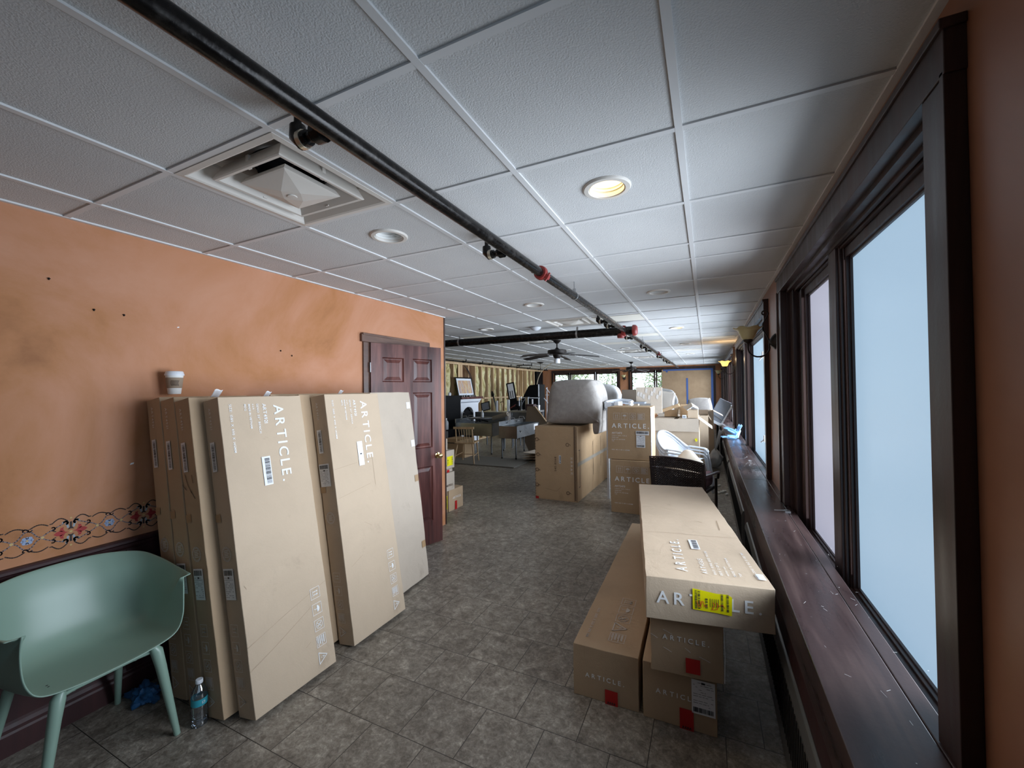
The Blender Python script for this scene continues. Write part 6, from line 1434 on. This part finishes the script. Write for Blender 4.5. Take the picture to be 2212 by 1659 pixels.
tg = thing('towel_rail', 'white frame rail standing on the worktable in front of the insulation', 'rail', (-4.80, 10.55, 1.021))
MB().beam((0, 0, 0.34), (0.62, 0, 0.33), 0.02, 0.025).build('top_bar', white, tg)
for x in (0.01, 0.60): MB().beam((x, 0, 0), (x, 0, 0.33), 0.02, 0.02).build('rail_post', white, tg)
# leaning boards and black slanted cabinet
lb_ = thing('leaning_board', 'brown board with slanting edge leaning behind the large plain carton', 'board', (-4.20, 9.80, 0))
MB().prism([(-0.15, 0.3), (-0.05, 1.15), (0.20, 1.15), (0.62, 0.62), (0.62, 0.0), (0.0, 0.0)], 0.02, Matrix.Rotation(math.radians(-3), 4, 'X')).build('board_panel', mk('dark_board', (0.14, 0.10, 0.065), 0.7), lb_)
MB().beam((0.20, -0.004, 1.152), (0.62, -0.004, 0.622), 0.02, 0.014).build('pale_edge', pine, lb_)
ac = thing('arcade_cabinet', 'tall black cabinet side with a slanted front before the far corner', 'cabinet', (-5.35, 12.4, 0))
MB().prism([(-0.30, 0), (-0.25, 1.15), (0.05, 1.68), (0.12, 1.73), (0.40, 1.75), (0.40, 0.0)], 0.6).build('cabinet_body', blackm, ac)
MB().box((0.40, -0.005, 1.35), (0.425, 0.02, 1.75)).box((0.40, -0.005, 0), (0.41, 0.02, 1.3)).build('pale_edge', white, ac)
MB().tube([(0.40-0.30+0.30*math.cos(a), -0.004, 0.9+0.45*math.sin(a)) for a in [PI/2+0.13*i for i in range(13)]], 0.006, 6).build('edge_curve', greyp, ac)
sn = thing('sandwich_board', 'black framed sign with a white panel and two dark bars leaning by the stud wall', 'sign', M=Matrix.Translation((-5.82, 12.02, 1.18)) @ Matrix.Rotation(math.radians(-10), 4, 'Y'))
MB().box((0, 0, 0), (0.28, 0.04, 0.62)).build('sign_frame', blackm, sn, bevel=0.004); MB().box((0.05, -0.004, 0.10), (0.24, 0.0, 0.58)).build('sign_panel', white, sn)
for x in (0.09, 0.17): MB().box((x, -0.008, 0.12), (x+0.025, -0.004, 0.35)).build('dark_bar', black, sn)
MB().box((-0.02, 0.02, -1.18), (0.30, 0.30, 0.0)).build('sign_base', blackm, sn)
cb_ = thing('hanging_cable', 'pale cable curving down from the ceiling before the far corner', 'cable', (-4.9, 13.2, 0))
MB().tube([bez([(0.15, 0, 2.475), (-0.35, 0, 2.25), (-0.45, 0, 1.85), (-0.42, 0, 1.45)], i/14) for i in range(15)], 0.012, 8).build('cable_run', mk('pale_cable', (0.5, 0.4, 0.28), 0.6), cb_, smooth=60)
wc = thing('wall_cable', 'black cables drooping down a bay of the stud wall', 'cable', (XS+0.03, 10.75, 0))
for k in range(3): MB().tube([bez([(0, -0.15, 2.33), (0, 0.1+0.04*k, 2.2), (0, 0.25+0.05*k, 1.9), (0, 0.3+0.09*k, 1.6)], i/10) for i in range(11)], 0.007, 6).build('cable_run', black, wc, smooth=60)
el = thing('easel', 'white folding easel frame by the far corner', 'easel', (-4.75, 12.6, 0))
for a, b in (((0.0, 0, 1.62), (0.30, 0, 1.25)), ((-0.08, 0, 1.30), (0.22, 0, 0.95)), ((-0.02, 0, 1.40), (0.30, 0, 1.40)), ((0.0, 0.02, 0.0), (0.02, 0.02, 1.65)), ((0.32, 0.02, 0.0), (0.30, 0.02, 1.3))): MB().beam(a, b, 0.022, 0.022).build('easel_bar', white, el)
sb = thing('scrap_cardboard', 'flattened grey cardboard pile beside the large plain carton', 'cardboard', (-3.45, 8.6, 0))
for k in range(4): MB().box((-0.3+0.06*k, -0.3-0.05*k, 0.005+0.07*k), (0.55+0.04*k, 0.35, 0.012+0.07*k), Matrix.Rotation(math.radians(6-5*k), 4, 'Z')).build('cardboard_sheet', CB[3], sb)
pf = thing('picture_stack', 'black framed canvas leaning low behind the door cartons', 'picture', M=Matrix.Translation((-6.05, 7.55, 0)) @ Matrix.Rotation(math.radians(-8), 4, 'X') @ Matrix.Rotation(math.radians(10), 4, 'Y'))
MB().box((0, 0, 0.0), (0.45, 0.03, 0.62)).build('picture_frame', blackm, pf); MB().box((0.05, -0.004, 0.05), (0.40, 0.0, 0.57)).build('mat_board', paper, pf)
lx = thing('parts_box', 'tan low box with dark tools behind the spindle chair', 'box', (-5.66, 8.15, 0)); MB().box((0, 0, 0.0), (0.55, 0.45, 0.45)).build('box_body', CB[2], lx, bevel=0.006); MB().box((-0.002, -0.003, 0.34), (0.552, 0.0, 0.36)).build('box_band', black, lx)

# ================================================================ OUTSIDE
gr = MB().box((-40, YF+0.4, -0.6), (30, 60, -0.4)).build('ground', ground, kind='structure')
def tree(label, x, y, h, r, seed):
    t = thing('tree', label, 'tree', (x, y, -0.4), 0, 'trees outside the far windows'); rnd = random.Random(seed)
    m = MB().tube([(0, 0, 0), (0.05, 0.02, h*0.5), (0.1, 0, h*0.85)], [0.16, 0.12, 0.05], 10)
    for k in range(9):
        a = rnd.uniform(0, 2*PI); z = h*rnd.uniform(0.35, 0.8); m.tube([(0.05, 0, z), (0.6*r*math.cos(a), 0.6*r*math.sin(a), z+0.5), (r*math.cos(a), r*math.sin(a), z+0.9)], [0.05, 0.03, 0.01], 6)
    m.build('trunk', bark, t, smooth=60)
    m = MB()
    for k in range(2200):
        a = rnd.uniform(0, 2*PI); b = math.acos(rnd.uniform(-1, 1)); q = r*rnd.random()**0.4
        c = V(q*math.cos(a)*math.sin(b), q*math.sin(a)*math.sin(b), h*0.55+q*math.cos(b)*h*0.45/r); s_ = rnd.uniform(0.03, 0.09)
        u = V(rnd.uniform(-1, 1), rnd.uniform(-1, 1), rnd.uniform(-1, 1)).normalized(); w = u.orthogonal().normalized()
        m.face([c-u*s_, c+w*s_*0.6, c+u*s_, c-w*s_*0.6])
    m.build('foliage', leafm, t)
for k, (x, y, h, r, lb) in enumerate(((-10.6, 26, 6, 1.25, 'pale tree outside behind the leftmost far pane'), (-7.7, 25, 6, 1.25, 'leafy tree outside seen through the middle far pane'), (-5.0, 26, 6.5, 1.25, 'leafy tree outside beyond the third far pane'), (-2.35, 25.5, 5.5, 1.2, 'tree outside seen through the pane right of the orange pier'), (0.3, 26, 6, 1.2, 'tree outside nearest the brown board, mostly behind it'))): tree(lb, x, y, h, r, 100+k)
